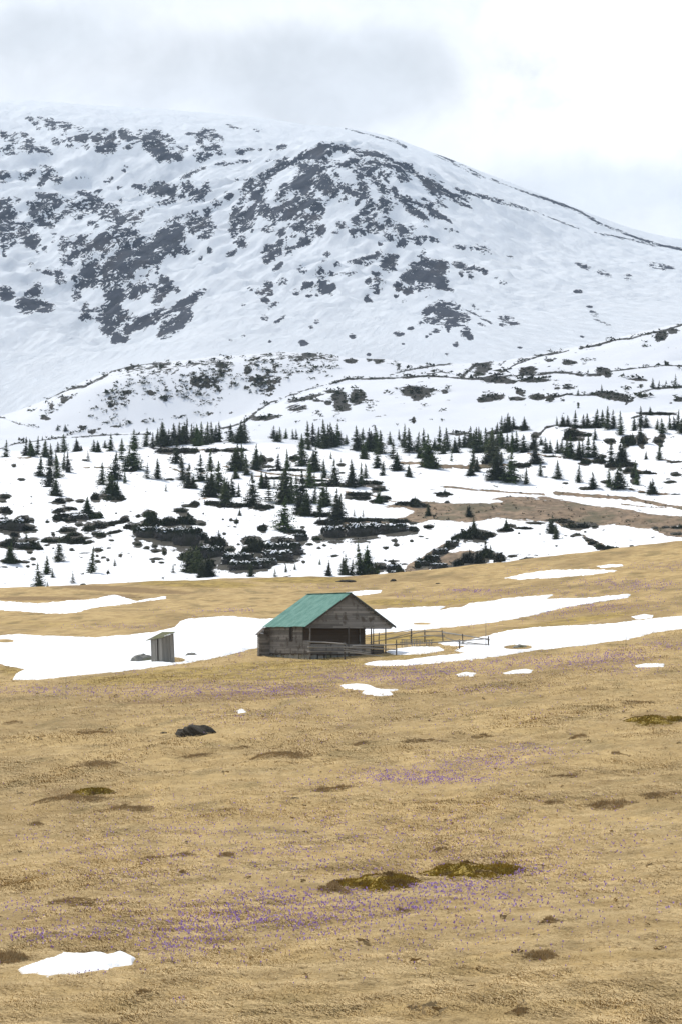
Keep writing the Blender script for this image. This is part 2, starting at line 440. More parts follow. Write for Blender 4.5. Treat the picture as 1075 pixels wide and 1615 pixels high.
def tint_mat(name, c0, c1, rough=.9, nscale=3.0, bumpd=.02, c2=None, stretch=(1, 1, 1)):
    m, t, b = mat(name, rough)
    co = obj_co(t)
    tn = t.attr('tint')
    n = t.noise(t.mapping(co, stretch), nscale, 6, .65)
    cc = t.mix(t.math('ADD', t.math('MULTIPLY', tn, .6), t.math('MULTIPLY', n, .5), clamp=True), c0, c1)
    if name in ('spruce_needles', 'dwarf_pine_needles'):      # every tree has its own green
        oi = t.node('ShaderNodeObjectInfo').outputs['Random']
        hs = t.node('ShaderNodeHueSaturation', ins={'Hue': t.math('ADD', .47, t.math('MULTIPLY', oi, .05)), 'Saturation': t.math('ADD', .7, t.math('MULTIPLY', oi, .5)), 'Value': t.math('ADD', .65, t.math('MULTIPLY', t.math('FRACT', t.math('MULTIPLY', oi, 7.3)), .9)), 'Color': cc})
        cc = hs.outputs[0]
    if c2: cc = t.mix(t.step(t.noise(co, nscale * .35, 4), .5, .68), cc, c2)
    if name == 'cliff_rock':                # snow lodged on ledges, moss and brush near the rim
        g = t.node('ShaderNodeNewGeometry'); sz = t.node('ShaderNodeSeparateXYZ', ins={0: g.outputs['Normal']}).outputs[2]
        wn = t.noise(g.outputs['Position'], .9, 5, .7)
        cc = t.mix(t.step(t.math('ADD', t.math('MULTIPLY', wn, 1.2), t.math('MULTIPLY', t.node('ShaderNodeSeparateXYZ', ins={0: co}).outputs[2], .9)), .95, 1.25), cc, (.020, .026, .011))
        cc = t.mix(t.step(t.math('ADD', sz, t.math('MULTIPLY', t.math('SUBTRACT', wn, .5), 1.6)), .72, .80), cc, (.80, .83, .87))
    t.l.new(cc, b.inputs['Base Color'])
    bump(t, b, n, .6, bumpd)
    return m
M_WOOD = tint_mat("weathered_board", (.085, .078, .068), (.36, .33, .29), .85, 5, .01, (.12, .10, .08), (.35, .35, 5))
M_WOODV = tint_mat("weathered_upright_board", (.15, .14, .12), (.36, .335, .29), .85, 5, .01, (.25, .24, .21), (5, 5, .35))
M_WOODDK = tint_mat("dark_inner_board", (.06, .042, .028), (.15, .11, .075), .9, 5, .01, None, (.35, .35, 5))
M_POLE = tint_mat("grey_pole_wood", (.14, .125, .11), (.36, .34, .31), .85, 6, .01, None, (1, 1, 1))
M_POSTDK = tint_mat("dark_post_wood", (.055, .045, .038), (.14, .12, .10), .9, 6, .01)
M_STONE = tint_mat("lichen_stone", (.13, .13, .115), (.36, .35, .31), .9, 2.5, .04, (.17, .17, .09))
M_STONEDK = tint_mat("dark_boulder", (.012, .010, .008), (.10, .085, .06), .95, 7, .12)
M_CLIFF = tint_mat("cliff_rock", (.022, .021, .019), (.13, .118, .105), .9, .9, .3, (.05, .05, .03), (1.6, 1.6, .5))
M_TREE = tint_mat("spruce_needles", (.022, .036, .014), (.10, .125, .042), .8, .8, .02, (.12, .11, .045))
M_BARK = tint_mat("spruce_bark", (.05, .04, .03), (.12, .10, .08), .9, 4, .01)
M_BUSH = tint_mat("dwarf_pine_needles", (.009, .014, .006), (.045, .052, .02), .85, .7, .02, (.055, .044, .022))
M_HEATHER = tint_mat("heather_twigs", (.18, .125, .06), (.56, .41, .215), .9, 2, .01)
M_MOSS = tint_mat("moss_cushion", (.13, .095, .025), (.50, .35, .055), .9, 4, .02, (.22, .145, .065))
M_STRAW = tint_mat("straw_grass", (.21, .145, .064), (.66, .50, .26), .9, .7, .01, (.39, .28, .125))
M_LICHEN = tint_mat("mossy_roof_board", (.07, .07, .035), (.20, .21, .10), .9, 4, .02, (.16, .15, .12))
M_CROC = tint_mat("crocus_petals", (.30, .16, .52), (.66, .48, .82), .6, 9, .002)
M_LEAF = tint_mat("crocus_stem", (.30, .27, .34), (.5, .45, .5), .7, 9, .002)

def roof_mat():
    m, t, b = mat("green_sheet_roof", .8)
    co = obj_co(t)
    n = t.noise(co, 1.3, 6, .7); n2 = t.noise(t.mapping(co, (.6, 3, .6)), 3.0, 5, .7)
    cc = t.mix(t.step(n, .3, .7), (.065, .175, .145), (.13, .26, .22))
    cc = t.mix(t.math('MULTIPLY', t.step(n2, .58, .72), .55), cc, (.17, .30, .25))
    cc = t.mix(t.math('MULTIPLY', t.step(t.noise(co, 6, 3), .66, .74), .4), cc, (.16, .13, .09))
    t.l.new(cc, b.inputs['Base Color'])
    b.inputs['Specular IOR Level'].default_value = .1
    return m
M_ROOF = roof_mat()

# ------------------------------------------------------------------ ground-cover charts: where rock, brush and bare ground lie
CW, CH = 1275, 1615          # charts cover columns -100..1175
def chart(): return np.zeros((CH // 1, CW), np.float32)
def blob(ch, x, y, rx, ry, ang=0.0, den=1.0, soft=.35):
    if rx <= 0: return
    x += 100
    rr = max(rx, ry) * 1.6 + 2
    x0, x1 = int(max(0, x - rr)), int(min(CW, x + rr + 1)); y0, y1 = int(max(0, y - rr)), int(min(CH, y + rr + 1))
    if x1 <= x0 or y1 <= y0: return
    yy, xx = np.mgrid[y0:y1, x0:x1]
    ca, sa = math.cos(R(ang)), math.sin(R(ang))
    p = (xx - x) * ca + (yy - y) * sa; q = -(xx - x) * sa + (yy - y) * ca
    rx = max(rx, 1.0); ry = max(ry, 1.0)
    d = np.sqrt((p / rx)**2 + (q / ry)**2)
    val = den * (1 - sstep(d, 1 - soft, 1 + soft))
    ch[y0:y1, x0:x1] = np.maximum(ch[y0:y1, x0:x1], val)
def pline(ch, pts, wd, den):
    for (ax, ay), (bx, by) in zip(pts[:-1], pts[1:]):
        n = max(1, int(math.hypot(bx - ax, by - ay) / max(1.0, wd * .7)))
        for k in range(n + 1):
            t = k / n
            blob(ch, ax + (bx - ax) * t, ay + (by - ay) * t, wd * random.uniform(.8, 1.6), wd * random.uniform(.4, .7), math.degrees(math.atan2(by - ay, bx - ax)), den * random.uniform(.8, 1.05), .5)
def poly_sdf(px, py, poly):
    """positive inside, in photo pixels"""
    P = np.array(poly, float); Q = np.roll(P, -1, 0)
    dmin = np.full(px.shape, 1e9); inside = np.zeros(px.shape, bool)
    for (ax, ay), (bx, by) in zip(P, Q):
        ex, ey = bx - ax, by - ay; L = ex * ex + ey * ey + 1e-9
        t = np.clip(((px - ax) * ex + (py - ay) * ey) / L, 0, 1)
        dmin = np.minimum(dmin, np.hypot(px - ax - t * ex, py - ay - t * ey))
        cond = ((ay > py) != (by > py))
        xi = ax + (py - ay) * ex / (ey if abs(ey) > 1e-9 else 1e-9)
        inside ^= cond & (px < xi)
    return np.where(inside, dmin, -dmin)
def sample(ch, px, py):
    a = np.clip(px + 100, 0, CW - 1.001); b = np.clip(py, 0, CH - 1.001)
    i = a.astype(int); j = b.astype(int); fa = a - i; fb = b - j
    r_ = (ch[j, i] * (1 - fa) + ch[j, i + 1] * fa) * (1 - fb) + (ch[j + 1, i] * (1 - fa) + ch[j + 1, i + 1] * fa) * fb
    return r_ * ((px > -100) & (px < 1175))
rock_ch = chart(); hill_ch = chart(); dark_ch = chart(); heath_ch = chart()
def B(ch, x0, y0, sc, txt, soft=.5, grow=1.2):
    for e in txt.replace('\n', '').split(';'):
        p = [float(k) for k in e.split()]
        if len(p) < 4: continue
        p += [0.0] * (5 - len(p))
        if len(p) < 6: p.append(.9)
        blob(ch, x0 + p[0] / sc, y0 + p[1] / sc, p[2] / sc * grow, p[3] / sc * grow, p[4], p[5], soft)
def L(ch, x0, y0, sc, txt):
    for e in txt.replace('\n', '').split(';'):
        p = [float(k) for k in e.split()]
        if len(p) < 6: continue
        wd, den = p[0] / sc, p[1]
        pts = [(x0 + p[k] / sc, y0 + p[k + 1] / sc) for k in range(2, len(p) - 1, 2)]
        pline(ch, pts, wd, den)
ms = 3.981
B(rock_ch, 0, 160, ms, """20 200 25 20 0 .6;80 230 40 30 0 .6;150 210 25 15 0 .7;185 260 30 25 0 .75;50 305 50 22 0 .75;180 315 25 12 0 .6;275 305 45 22 20 .7;130 280 30 20 0 .4;
185 105 25 10 0 .6;255 105 20 10 0 .5;225 130 30 15 20 .45;315 140 35 30 20 .6;410 150 40 18 10 .7;240 165 15 10 0 .5;480 160 40 10 0 .3;350 250 25 20 20 .5;430 255 30 30 0 .5;
400 205 25 10 20 .5;490 232 22 16 0 .95;530 225 35 22 -70 .9;570 205 20 12 0 .7;615 232 28 30 -40 1;705 235 28 30 0 .95;688 270 32 40 0 1;640 305 38 16 25 1;780 210 40 25 45 1;
830 240 28 28 45 .9;805 285 30 15 0 .9;660 180 20 8 0 .6;540 285 20 15 0 .4;470 295 25 8 0 .4;980 280 105 45 40 1;1010 345 30 30 0 1;1020 215 70 18 30 .9;
25 468 35 28 20 .75;180 460 50 15 -50 .75;125 465 12 12 0 .6;290 405 45 9 5 .55;285 465 40 22 -60 .8;345 480 40 25 15 .75;255 520 25 15 -30 .4;430 430 20 8 0 .3;500 480 60 5 3 .3;
680 490 30 12 -30 .5;765 435 25 6 10 .4;790 408 12 7 0 .6;520 578 38 13 -5 .8;640 562 50 7 -10 .5;755 543 18 12 0 .45;865 530 35 14 10 .6;910 525 30 18 0 .4;890 580 15 8 0 .4;
760 615 25 15 20 .4;1010 560 60 35 -10 .9;980 515 40 15 20 .7;50 620 60 18 0 .7;30 660 40 50 0 .7;30 740 50 55 0 .75;120 690 35 8 0 .3;150 780 60 25 0 .6;290 600 70 25 0 .85;
240 670 55 60 20 .9;330 700 60 40 10 .85;280 755 50 22 25 .85;330 640 35 25 0 .7;385 625 18 20 0 .7;420 690 40 20 0 .6;490 655 80 35 5 .85;590 640 55 45 0 .9;660 690 25 40 30 .85;
710 700 40 40 0 .75;490 725 25 12 0 .7;570 765 20 20 0 .5;605 780 20 20 0 .5;770 750 80 22 -35 .85;850 755 50 25 0 .65;-60 700 60 90 0 .7;-100 470 70 30 0 .6""")
B(rock_ch, 0, 350, ms, """40 60 55 55 0 .75;170 40 45 20 0 .7;180 90 60 18 0 .85;200 130 50 22 10 .85;75 130 30 12 0 .6;290 8 35 14 0 .9;335 95 22 28 0 .5;390 100 20 15 0 .5;240 188 16 12 0 .9;
280 170 16 16 0 .8;30 165 25 18 0 .6;25 205 10 10 0 .8;200 265 20 12 -40 .5;225 300 35 10 0 .7;300 308 30 20 20 .5;370 325 30 22 40 .8;380 378 30 12 -10 .85;40 450 45 35 30 .75;
200 430 60 18 -45 .6;190 480 75 20 -40 .85;220 520 95 35 5 .95;150 568 35 8 0 .8;205 400 35 20 0 .4;470 130 80 40 -10 .65;440 200 60 60 0 .6;520 200 50 50 0 .65;400 250 15 20 0 .6;
540 130 60 40 0 .7;640 130 60 60 0 .8;760 90 90 50 0 .8;830 110 60 50 20 .8;690 60 80 18 -40 .8;900 110 30 25 0 .6;570 290 60 50 0 .75;560 370 80 40 0 .8;490 350 30 30 0 .7;
480 378 18 9 0 .9;780 200 60 45 -45 1;720 270 80 50 -50 1;690 330 60 50 0 .95;780 310 50 40 20 .9;720 350 50 30 0 .95;660 400 35 30 0 .9;720 440 50 40 -20 .95;740 480 50 30 -30 1;
720 550 60 30 0 1;715 600 85 55 -10 1;690 660 45 45 0 1;540 550 22 35 0 .95;538 595 38 20 0 1;480 465 25 30 30 .5;465 430 10 18 0 .5;600 545 25 10 0 .4;730 720 35 26 -45 1;
785 735 30 14 -20 .9;800 670 28 28 0 1;860 640 50 18 -30 .85;910 620 50 30 0 .95;1000 590 35 30 -20 .95;1050 570 30 12 -30 .8;1045 665 45 45 -30 1;900 215 90 60 -50 .85;
880 260 60 35 0 .9;960 210 60 50 0 .9;1010 110 90 40 -40 .9;985 285 10 10 0 .8;870 400 60 22 0 .85;840 460 25 30 0 .9;890 425 50 20 0 .8;960 400 30 14 0 .8;900 340 40 30 0 .4;
1030 365 30 20 0 .8;1020 440 50 30 -40 .9;990 490 35 15 -20 .9;-50 440 40 30 0 .7""")
B(rock_ch, 200, 160, ms, """310 345 35 16 10 .95;350 290 30 30 40 .45;500 178 35 8 0 .8;465 205 25 12 0 .9;545 210 40 15 5 .85;460 250 25 20 -60 .8;540 240 20 15 0 .7;400 200 35 8 0 .5;
590 240 20 8 0 .6;490 290 20 12 0 .9;460 345 28 18 0 1;510 328 18 16 0 .9;550 290 35 15 -10 .8;585 322 28 10 0 .9;430 300 20 15 0 .4;665 157 50 8 12 .5;830 178 28 10 0 .5;
712 315 25 15 0 .6;770 300 30 10 0 .4;835 300 12 10 0 .6;905 300 8 7 0 .5;970 285 32 13 -20 .6;735 375 35 10 0 .4;430 440 80 9 -22 .8;380 465 40 12 -30 .7;610 390 55 10 -5 .6;
830 370 130 5 -5 .4;690 490 12 8 0 .7;225 560 70 25 10 .95;210 520 35 18 10 .8;290 575 15 40 10 .8;295 535 12 12 0 .8;385 535 40 30 -45 .85;350 580 15 20 0 .7;
480 560 55 25 -60 .75;410 620 22 12 -20 .8;450 620 30 10 0 .6;340 725 90 12 -20 .7;270 745 15 8 0 .7;500 690 28 12 -35 .8;560 640 30 16 -30 .8;640 590 30 25 -40 .5;
760 530 50 28 -50 .9;730 590 25 20 -50 .8;870 460 35 30 -40 .9;960 385 60 9 -32 .9;830 560 60 40 -60 .85;820 600 40 30 0 .85;890 560 12 15 0 .8;690 700 60 28 -60 .85;
740 740 70 40 -40 .8;860 690 35 28 0 .85;780 690 50 15 -50 .7""")
B(rock_ch, 200, 340, ms, """440 60 60 45 -30 .9;500 80 50 40 0 .75;410 90 30 25 0 .95;520 25 25 20 20 .7;480 130 30 15 0 .8;270 140 85 60 -30 1;180 180 80 40 -35 .95;320 80 30 30 0 .9;
290 200 60 30 10 .95;290 240 28 18 0 1;140 250 70 45 -10 .95;70 300 60 45 -30 .9;210 250 20 30 0 .7;370 230 35 15 10 .8;350 215 50 8 0 .7;366 155 6 20 0 .9;20 370 30 15 0 .9;
180 322 9 9 0 .9;190 358 10 8 0 .7;410 220 20 7 10 .6;515 215 18 14 0 1;470 270 15 12 -30 .5;650 240 30 14 -20 .95;715 155 35 40 0 .75;670 130 15 15 0 .8;720 185 30 9 0 .8;
740 75 40 30 0 .9;690 90 40 20 0 .85;630 210 20 6 0 .4;235 403 30 20 0 .85;320 470 15 16 0 .9;240 470 60 28 -40 .9;190 520 35 22 -30 .9;360 550 80 26 -30 1;430 500 60 16 -30 .8;
320 580 40 16 -30 1;225 620 50 30 -10 .95;110 670 60 25 -10 .85;90 700 30 20 0 .8;20 700 35 18 -20 .9;300 680 95 38 -35 1;240 720 40 28 -30 1;340 650 40 25 -20 1;
915 215 45 28 -45 .9;880 260 22 35 0 .85;960 170 35 18 -60 .95;975 100 28 20 0 .8;950 315 35 12 -50 .9;1045 132 18 12 0 .9;1030 215 35 18 -30 .6;920 25 30 20 0 .9;880 85 25 15 0 .7;
885 440 35 20 -60 .85;850 485 14 14 0 .9;870 530 22 12 -15 .95;775 460 14 8 0 .8;740 560 20 7 0 .5;920 565 35 12 -40 .5;900 490 20 12 -40 .7;830 480 20 20 0 .4;865 640 25 20 0 .4;
960 650 35 10 -35 .5;730 755 14 6 -20 .7;650 780 12 8 0 .6;980 410 30 20 0 .35;1060 480 20 15 0 .6""")
B(rock_ch, 350, 210, ms, """600 140 35 25 -30 1;650 150 30 26 -60 .9;610 90 25 12 -50 .8;520 145 70 8 -25 .8;500 145 12 14 0 .9;520 205 30 18 -45 .95;690 80 60 10 10 .7;770 105 25 14 10 .9;
640 120 40 20 0 .7;560 250 45 20 -50 .9;530 290 50 40 -30 .9;525 340 28 40 0 1;620 230 30 20 -40 .8;590 290 60 45 0 .8;660 310 40 25 0 .85;650 280 35 25 0 .8;715 262 28 14 5 .95;
690 215 20 12 0 .6;740 190 25 15 20 .6;790 200 30 25 20 .6;685 380 48 25 0 1;660 350 60 15 5 .85;720 415 20 8 0 .9;770 340 60 22 0 .8;820 375 35 18 10 .9;765 400 25 15 10 .7;
800 330 30 20 0 .6;880 340 32 55 0 1;870 280 28 25 0 .9;880 405 30 10 0 1;850 438 14 9 0 1;830 245 15 12 0 .8;792 440 10 10 0 .7;540 440 80 32 5 1;480 450 50 45 -40 1;
430 500 60 28 -45 1;600 470 40 35 20 .9;590 395 40 8 30 .6;538 388 14 12 0 1;480 530 40 20 0 .9;540 535 50 15 0 .7;580 525 18 20 0 .9;615 535 18 12 0 .8;500 595 60 20 0 1;
490 570 30 20 0 .9;565 600 12 14 0 .9;615 600 28 28 0 .85;620 630 20 15 0 .8;450 650 18 10 0 .9;470 320 28 50 0 .95;370 385 35 25 -30 .85;400 340 25 25 -40 .7;400 440 35 22 0 .9;
362 470 20 22 0 1;320 535 28 20 0 1;318 505 10 20 0 .9;270 485 32 30 0 .95;290 585 45 12 -20 .7;275 605 25 10 0 .8;380 640 30 20 -50 .8;355 685 18 18 0 1;520 680 45 18 -25 .8;
430 730 35 22 -25 .8;300 740 50 34 -40 .9;350 730 25 20 0 .9;850 185 45 20 30 .85;900 200 25 15 20 .7;960 260 45 40 0 .8;975 290 20 30 0 .85;1010 345 20 28 0 1;1010 240 60 10 35 .8;
930 120 100 8 12 .8;1000 190 80 9 12 .8;950 310 40 6 40 .8;900 175 40 10 30 .7;925 460 30 40 20 .85;890 500 30 20 0 .8;845 550 30 25 0 .85;750 575 28 16 0 .75;850 620 40 22 0 .8;
710 620 20 14 0 .6;930 570 35 45 -30 .9;980 595 50 18 -10 .9;930 605 30 15 0 .9;1005 440 40 22 -60 .7;1050 430 25 20 0 .7;1045 470 30 12 -15 .8;1030 545 20 20 0 .7;990 690 10 10 0 1;
1050 650 25 20 -40 .8;660 760 20 16 0 .4;950 765 45 12 -30 .8;1050 780 30 18 0 .8""")
B(rock_ch, 560, 220, ms, """270 20 60 8 28 .6;300 50 20 4 30 .6;450 270 110 16 38 .95;560 325 110 14 33 .9;640 370 90 9 35 .85;470 310 60 18 40 .8;320 155 45 8 25 .8;500 240 60 5 33 .6;240 170 60 18 20 .9;
290 205 60 12 35 .8;290 240 40 14 20 .85;190 160 90 9 12 .8;690 330 50 8 22 .7;760 350 50 10 15 .6;860 380 70 5 20 .5;980 410 120 4 18 .5;300 365 65 18 12 .9;330 395 60 16 35 .85;
400 400 60 12 30 .85;380 460 70 20 30 1;500 460 85 16 32 .9;440 385 55 7 25 .7;540 400 50 10 40 .6;245 320 18 14 0 .9;180 380 30 25 0 .8;220 410 50 12 -15 .8;290 560 50 22 35 .85;
360 550 30 12 40 .6;290 590 30 12 30 .8;210 610 30 16 -50 .85;155 650 12 12 0 .9;290 650 30 18 -40 .9;400 620 40 16 0 .75;392 650 14 8 0 1;100 530 40 40 20 .8;170 550 30 12 0 .8;
200 510 25 15 0 .6;110 730 40 15 -25 .85;20 750 40 10 -20 .6;95 778 20 5 -35 .6;440 545 20 8 0 .4;500 630 40 12 15 .5;660 675 45 9 10 .75;800 690 60 16 20 .75;730 680 20 8 0 .7;
795 632 22 7 20 .5;600 570 50 7 10 .5;975 738 28 8 30 .6;430 710 12 20 0 .7;400 735 18 8 -20 .8;240 730 30 10 0 .8;210 770 40 22 0 .95;600 130 120 4 25 .6;740 200 70 5 30 .6;
960 290 130 5 20 .6""")
B(rock_ch, 400, 380, ms, """340 280 30 20 -10 1;420 270 35 18 -10 .95;470 300 35 30 -10 .95;345 342 18 7 0 .9;395 340 8 7 0 .9;260 325 18 12 0 .6;490 210 15 12 0 .8;570 205 55 9 -5 .9;
525 145 18 12 0 .6;600 130 12 12 0 .6;670 120 40 10 -25 .7;750 95 35 14 -30 .9;720 145 30 4 -30 .6;460 80 20 15 0 .6;440 125 20 10 0 .5;345 133 12 6 0 .6;230 50 35 18 -30 .9;
320 12 50 14 -10 .9;100 70 50 32 -70 .9;150 160 35 12 -50 .9;85 280 28 20 -60 .85;55 320 14 14 0 .9;75 372 20 12 0 1;120 405 30 10 -35 .5;65 480 25 18 0 .45;165 485 30 10 -40 .55;
360 540 14 8 0 .9;395 505 15 12 0 .5;315 640 24 14 0 1;618 598 18 14 0 1;305 180 30 25 0 .4;410 200 30 30 0 .45;180 260 30 20 0 .4;100 630 8 8 0 .7;845 150 40 35 0 .95;
765 205 22 18 0 .95;720 255 20 22 0 .95;790 260 35 30 0 .6;770 320 18 15 0 .85;710 355 20 20 0 .85;730 380 12 12 0 .8;870 90 35 8 0 .8;925 10 30 18 -50 .8;790 12 12 10 0 .9;1030 12 12 8 0 .9""")
B(rock_ch, 560, 380, ms, """460 145 100 22 0 .95;530 160 40 35 20 .9;360 200 70 30 -35 .95;420 220 80 40 10 .95;500 215 60 35 20 .9;340 245 35 18 0 1;540 265 45 18 15 .95;550 295 55 12 15 .95;
430 280 50 20 -30 .85;275 290 30 22 -40 .95;325 305 28 30 0 .9;253 345 12 10 0 1;445 345 18 15 0 .6;300 375 18 10 0 .6;355 325 10 10 0 .9;665 160 50 18 20 .95;725 225 18 12 20 .8;
790 185 50 16 25 .8;665 210 10 8 0 .7;885 235 10 7 0 .9;915 260 30 12 10 .45;560 440 70 50 10 1;480 430 55 20 -25 .9;560 395 60 15 0 .8;625 415 30 20 0 .9;600 490 50 30 20 .9;
660 480 50 30 20 .75;500 510 35 25 0 .7;410 515 25 12 0 .6;440 495 60 12 -10 .6;500 560 25 18 0 .7;575 525 15 22 0 .8;585 560 12 15 0 .8;630 525 25 8 0 .8;690 575 22 22 0 1;
715 600 22 16 60 1;740 455 60 4 25 .9;820 500 40 5 25 .8;790 520 25 10 20 .5;760 430 30 7 0 .5;830 440 18 5 0 .6;925 525 20 10 0 .6;960 500 60 25 20 .42;350 550 18 12 0 .85;
270 582 30 12 10 .8;630 645 14 14 30 .8;445 598 8 7 0 .7;465 580 8 7 0 .6;300 645 7 5 0 .6;1030 668 12 5 0 .8;575 712 12 8 0 1;85 712 10 6 0 1;740 408 12 8 0 .7""")
L(rock_ch, 535, 150, 1.99, "4 .55 20 105 100 125 150 140 205 158;4 .5 300 190 350 210 440 258;5 .62 480 265 550 292 630 320;7 .8 630 320 700 343 760 368 812 400;6 .75 812 400 900 435 1000 470 1075 483;4 .6 760 365 800 395;4 .6 800 430 900 450 990 472;3 .5 440 310 560 345 650 380 750 418")
B(rock_ch, 535, 400, 1.99, "800 50 50 7 20 .6;905 75 12 10 0 .6;750 118 14 4 0 .6;785 165 10 4 0 .6;800 190 14 6 30 .55;825 215 25 4 20 .6;1010 40 40 9 10 .5;760 260 6 3 0 .6")
ms = 2.6875
L(hill_ch, 0, 540, ms, "10 .8 200 235 300 195 360 185 430 150 480 120 545 100 600 90 720 90;10 .6 190 310 230 290 290 240 320 220;5 .75 0 450 60 430 130 420 250 405 350 400 470 392 640 388;6 .6 0 315 80 345 170 365;5 .6 230 410 340 380 430 365 520 350 620 335 720 320;5 .55 720 320 760 315 850 302 1000 298;7 .9 940 365 1010 350 1075 310")
B(hill_ch, 0, 540, ms, """130 205 22 12 0 1;160 220 10 10 0 .8;215 225 22 8 -40 .9;62 260 12 8 0 .9;130 235 12 6 0 .7;125 262 8 8 0 .7;190 322 18 8 0 .8;245 220 20 15 0 .5;270 240 15 12 0 .7;220 275 12 15 0 .6;550 103 20 12 0 1;
540 210 18 10 0 .9;645 212 20 10 10 .9;470 265 12 8 0 .9;700 240 15 6 0 .7;500 230 50 40 0 .4;450 290 60 50 0 .28;640 110 100 30 0 .42;600 170 100 60 0 .25;850 180 100 70 0 .38;940 98 28 9 -5 1;1050 118 18 12 0 1;
880 180 10 12 0 .9;930 198 12 8 0 .8;1045 190 10 10 0 .9;990 170 20 20 0 .5;900 110 100 40 0 .45;800 220 50 30 0 .35;350 362 15 7 0 .8;390 382 15 6 0 .9;755 316 18 6 0 .9;610 337 14 6 0 .8;232 88 10 5 0 .6;
365 42 6 5 0 .7""")
ms = 2.6875
L(hill_ch, 360, 520, ms, "7 1 440 228 500 208 600 208 700 205 840 195 900 198 1010 208 1075 208;8 .85 0 415 70 390 110 355 160 320 200 300;4 .8 200 300 300 265 380 240 440 228;7 .75 690 190 750 172 830 158 900 148 960 140;5 .8 840 188 900 178 980 195;9 .9 1000 190 1040 150 1075 140")
B(hill_ch, 360, 520, ms, """85 172 16 10 0 1;345 104 28 9 0 1;300 140 60 40 0 .48;200 150 120 50 0 .4;150 220 60 50 0 .5;130 210 30 20 0 .6;450 98 40 5 0 .9;520 132 22 9 0 1;597 125 10 8 0 1;637 126 20 14 0 1;390 150 60 50 0 .4;
720 160 8 10 0 .8;925 108 10 8 0 1;1025 112 12 8 0 1;330 290 60 7 -15 .9;280 300 30 6 0 .7;365 298 30 5 10 .7;290 330 35 15 0 .45;440 262 28 6 0 .9;472 285 28 25 0 1;480 325 32 16 10 1;545 285 28 28 0 1;
425 310 14 8 0 .9;155 375 50 8 -5 .9;790 262 55 18 5 .95;850 255 25 8 0 .9;800 285 25 14 0 .9;915 262 14 8 0 .95;660 268 8 5 0 .7;375 370 20 20 0 .4;460 370 20 25 0 .4;600 315 25 20 0 .4;785 382 8 14 0 .9;
905 382 10 8 0 .6;970 440 50 5 -3 .8;1070 300 15 8 0 .9""")
ms = 2.867
L(hill_ch, 700, 500, ms, """10 1 80 268 130 225 180 205 215 200;6 .85 255 215 300 178 370 172 480 170 560 152;6 .85 170 275 240 260 330 210 420 180 520 155;5 .9 0 250 60 262 100 278 200 272 300 265 440 260;
10 1 440 256 500 250 560 252 620 262 700 262;6 .9 750 245 830 235 900 228 1000 218 1075 220 1250 235;8 .9 620 140 700 125 760 105 850 95 920 75 1000 60 1075 35 1250 10;8 .9 500 360 560 350 620 355 690 350;
8 .9 825 390 860 365 900 335 940 325 1000 320 1075 318 1250 300;5 .8 20 528 110 525""")
B(hill_ch, 700, 500, ms, """175 235 40 20 -30 .95;240 285 50 12 0 .95;295 292 25 8 0 .9;420 285 70 8 0 .9;375 243 30 16 -15 1;720 243 25 14 0 1;740 265 14 12 0 .9;980 85 28 18 -25 1;1035 65 22 10 0 .9;905 130 10 5 0 .8;
655 82 28 5 5 .7;635 78 10 4 0 .7;565 205 28 9 0 .95;475 195 15 7 0 .9;500 188 8 5 0 .8;630 210 12 4 0 .7;860 280 45 5 3 .8;885 315 18 7 -10 .6;560 320 30 7 0 .9;512 322 12 7 0 .9;345 342 20 12 20 .8;
210 368 50 12 -10 .9;330 368 28 8 0 .9;420 362 28 12 0 1;480 370 14 14 0 .95;760 355 70 14 5 1;800 372 40 8 10 .9;740 352 60 8 0 1;900 358 20 8 -10 1;1060 375 20 8 -20 .95;1025 388 10 5 0 .8;830 325 15 8 20 .4;
650 190 30 10 0 .4;540 377 6 5 0 .9;605 395 6 8 0 .9""")
ms = 2.867
L(dark_ch, 700, 500, ms, "9 .9 850 455 920 435 980 432 1040 440;6 .8 200 520 250 505 330 500 370 505;8 .85 430 530 460 500 510 488 600 495 700 495")
def blur(a, k):
    for ax in (0, 1):
        p = np.cumsum(np.pad(a, [(k + 1, k) if i == ax else (0, 0) for i in (0, 1)], mode='edge'), axis=ax, dtype=np.float64)
        n_ = a.shape[ax]
        a = ((np.take(p, np.arange(2 * k + 1, 2 * k + 1 + n_), ax) - np.take(p, np.arange(0, n_), ax)) / (2 * k + 1)).astype(np.float32)
    return a
L(rock_ch, 0, 0, 1, '5 1 545 229 515 230 490 238 462 256 440 268 420 282;5 .9 515 230 560 237 600 246 640 263 680 288 735 316;4 .8 505 236 480 262 462 290;4 .8 560 240 590 262 610 285;4 .7 210 342 240 325 280 312 330 300')
rock_ch = np.maximum(rock_ch, np.clip(blur(blur(rock_ch, 6), 6) * .75, 0, .36))
rock_ch[620:] = 0
# bare heath on the snow slope
def HP(poly, grow=0):
    a = np.array(poly); x0, y0 = int(a[:, 0].min()) - 4, int(a[:, 1].min()) - 4; x1, y1 = int(a[:, 0].max()) + 5, int(a[:, 1].max()) + 5
    yy, xx = np.mgrid[y0:y1, max(x0, -100):min(x1, 1174)]
    s_ = np.clip(.5 + poly_sdf(xx.astype(float), yy.astype(float), poly) / 5.0, 0, 1)
    sub = heath_ch[y0:y1, max(x0, -100) + 100:min(x1, 1174) + 100]
    np.maximum(sub, s_, out=sub)
HP([(640, 791), (671, 792), (708, 793), (755, 795), (793, 791), (773, 787), (796, 783), (860, 783), (905, 791), (935, 799), (976, 801), (1000, 805), (1040, 812), (1075, 815), (1180, 825),
    (1180, 850), (1075, 848), (1050, 846), (1028, 834), (997, 831), (958, 827), (940, 830), (912, 838), (892, 833), (871, 823), (850, 822), (815, 820), (780, 817), (755, 822), (738, 825), (708, 821), (680, 820), (645, 826), (600, 826), (590, 822), (640, 815), (655, 806), (640, 800)])
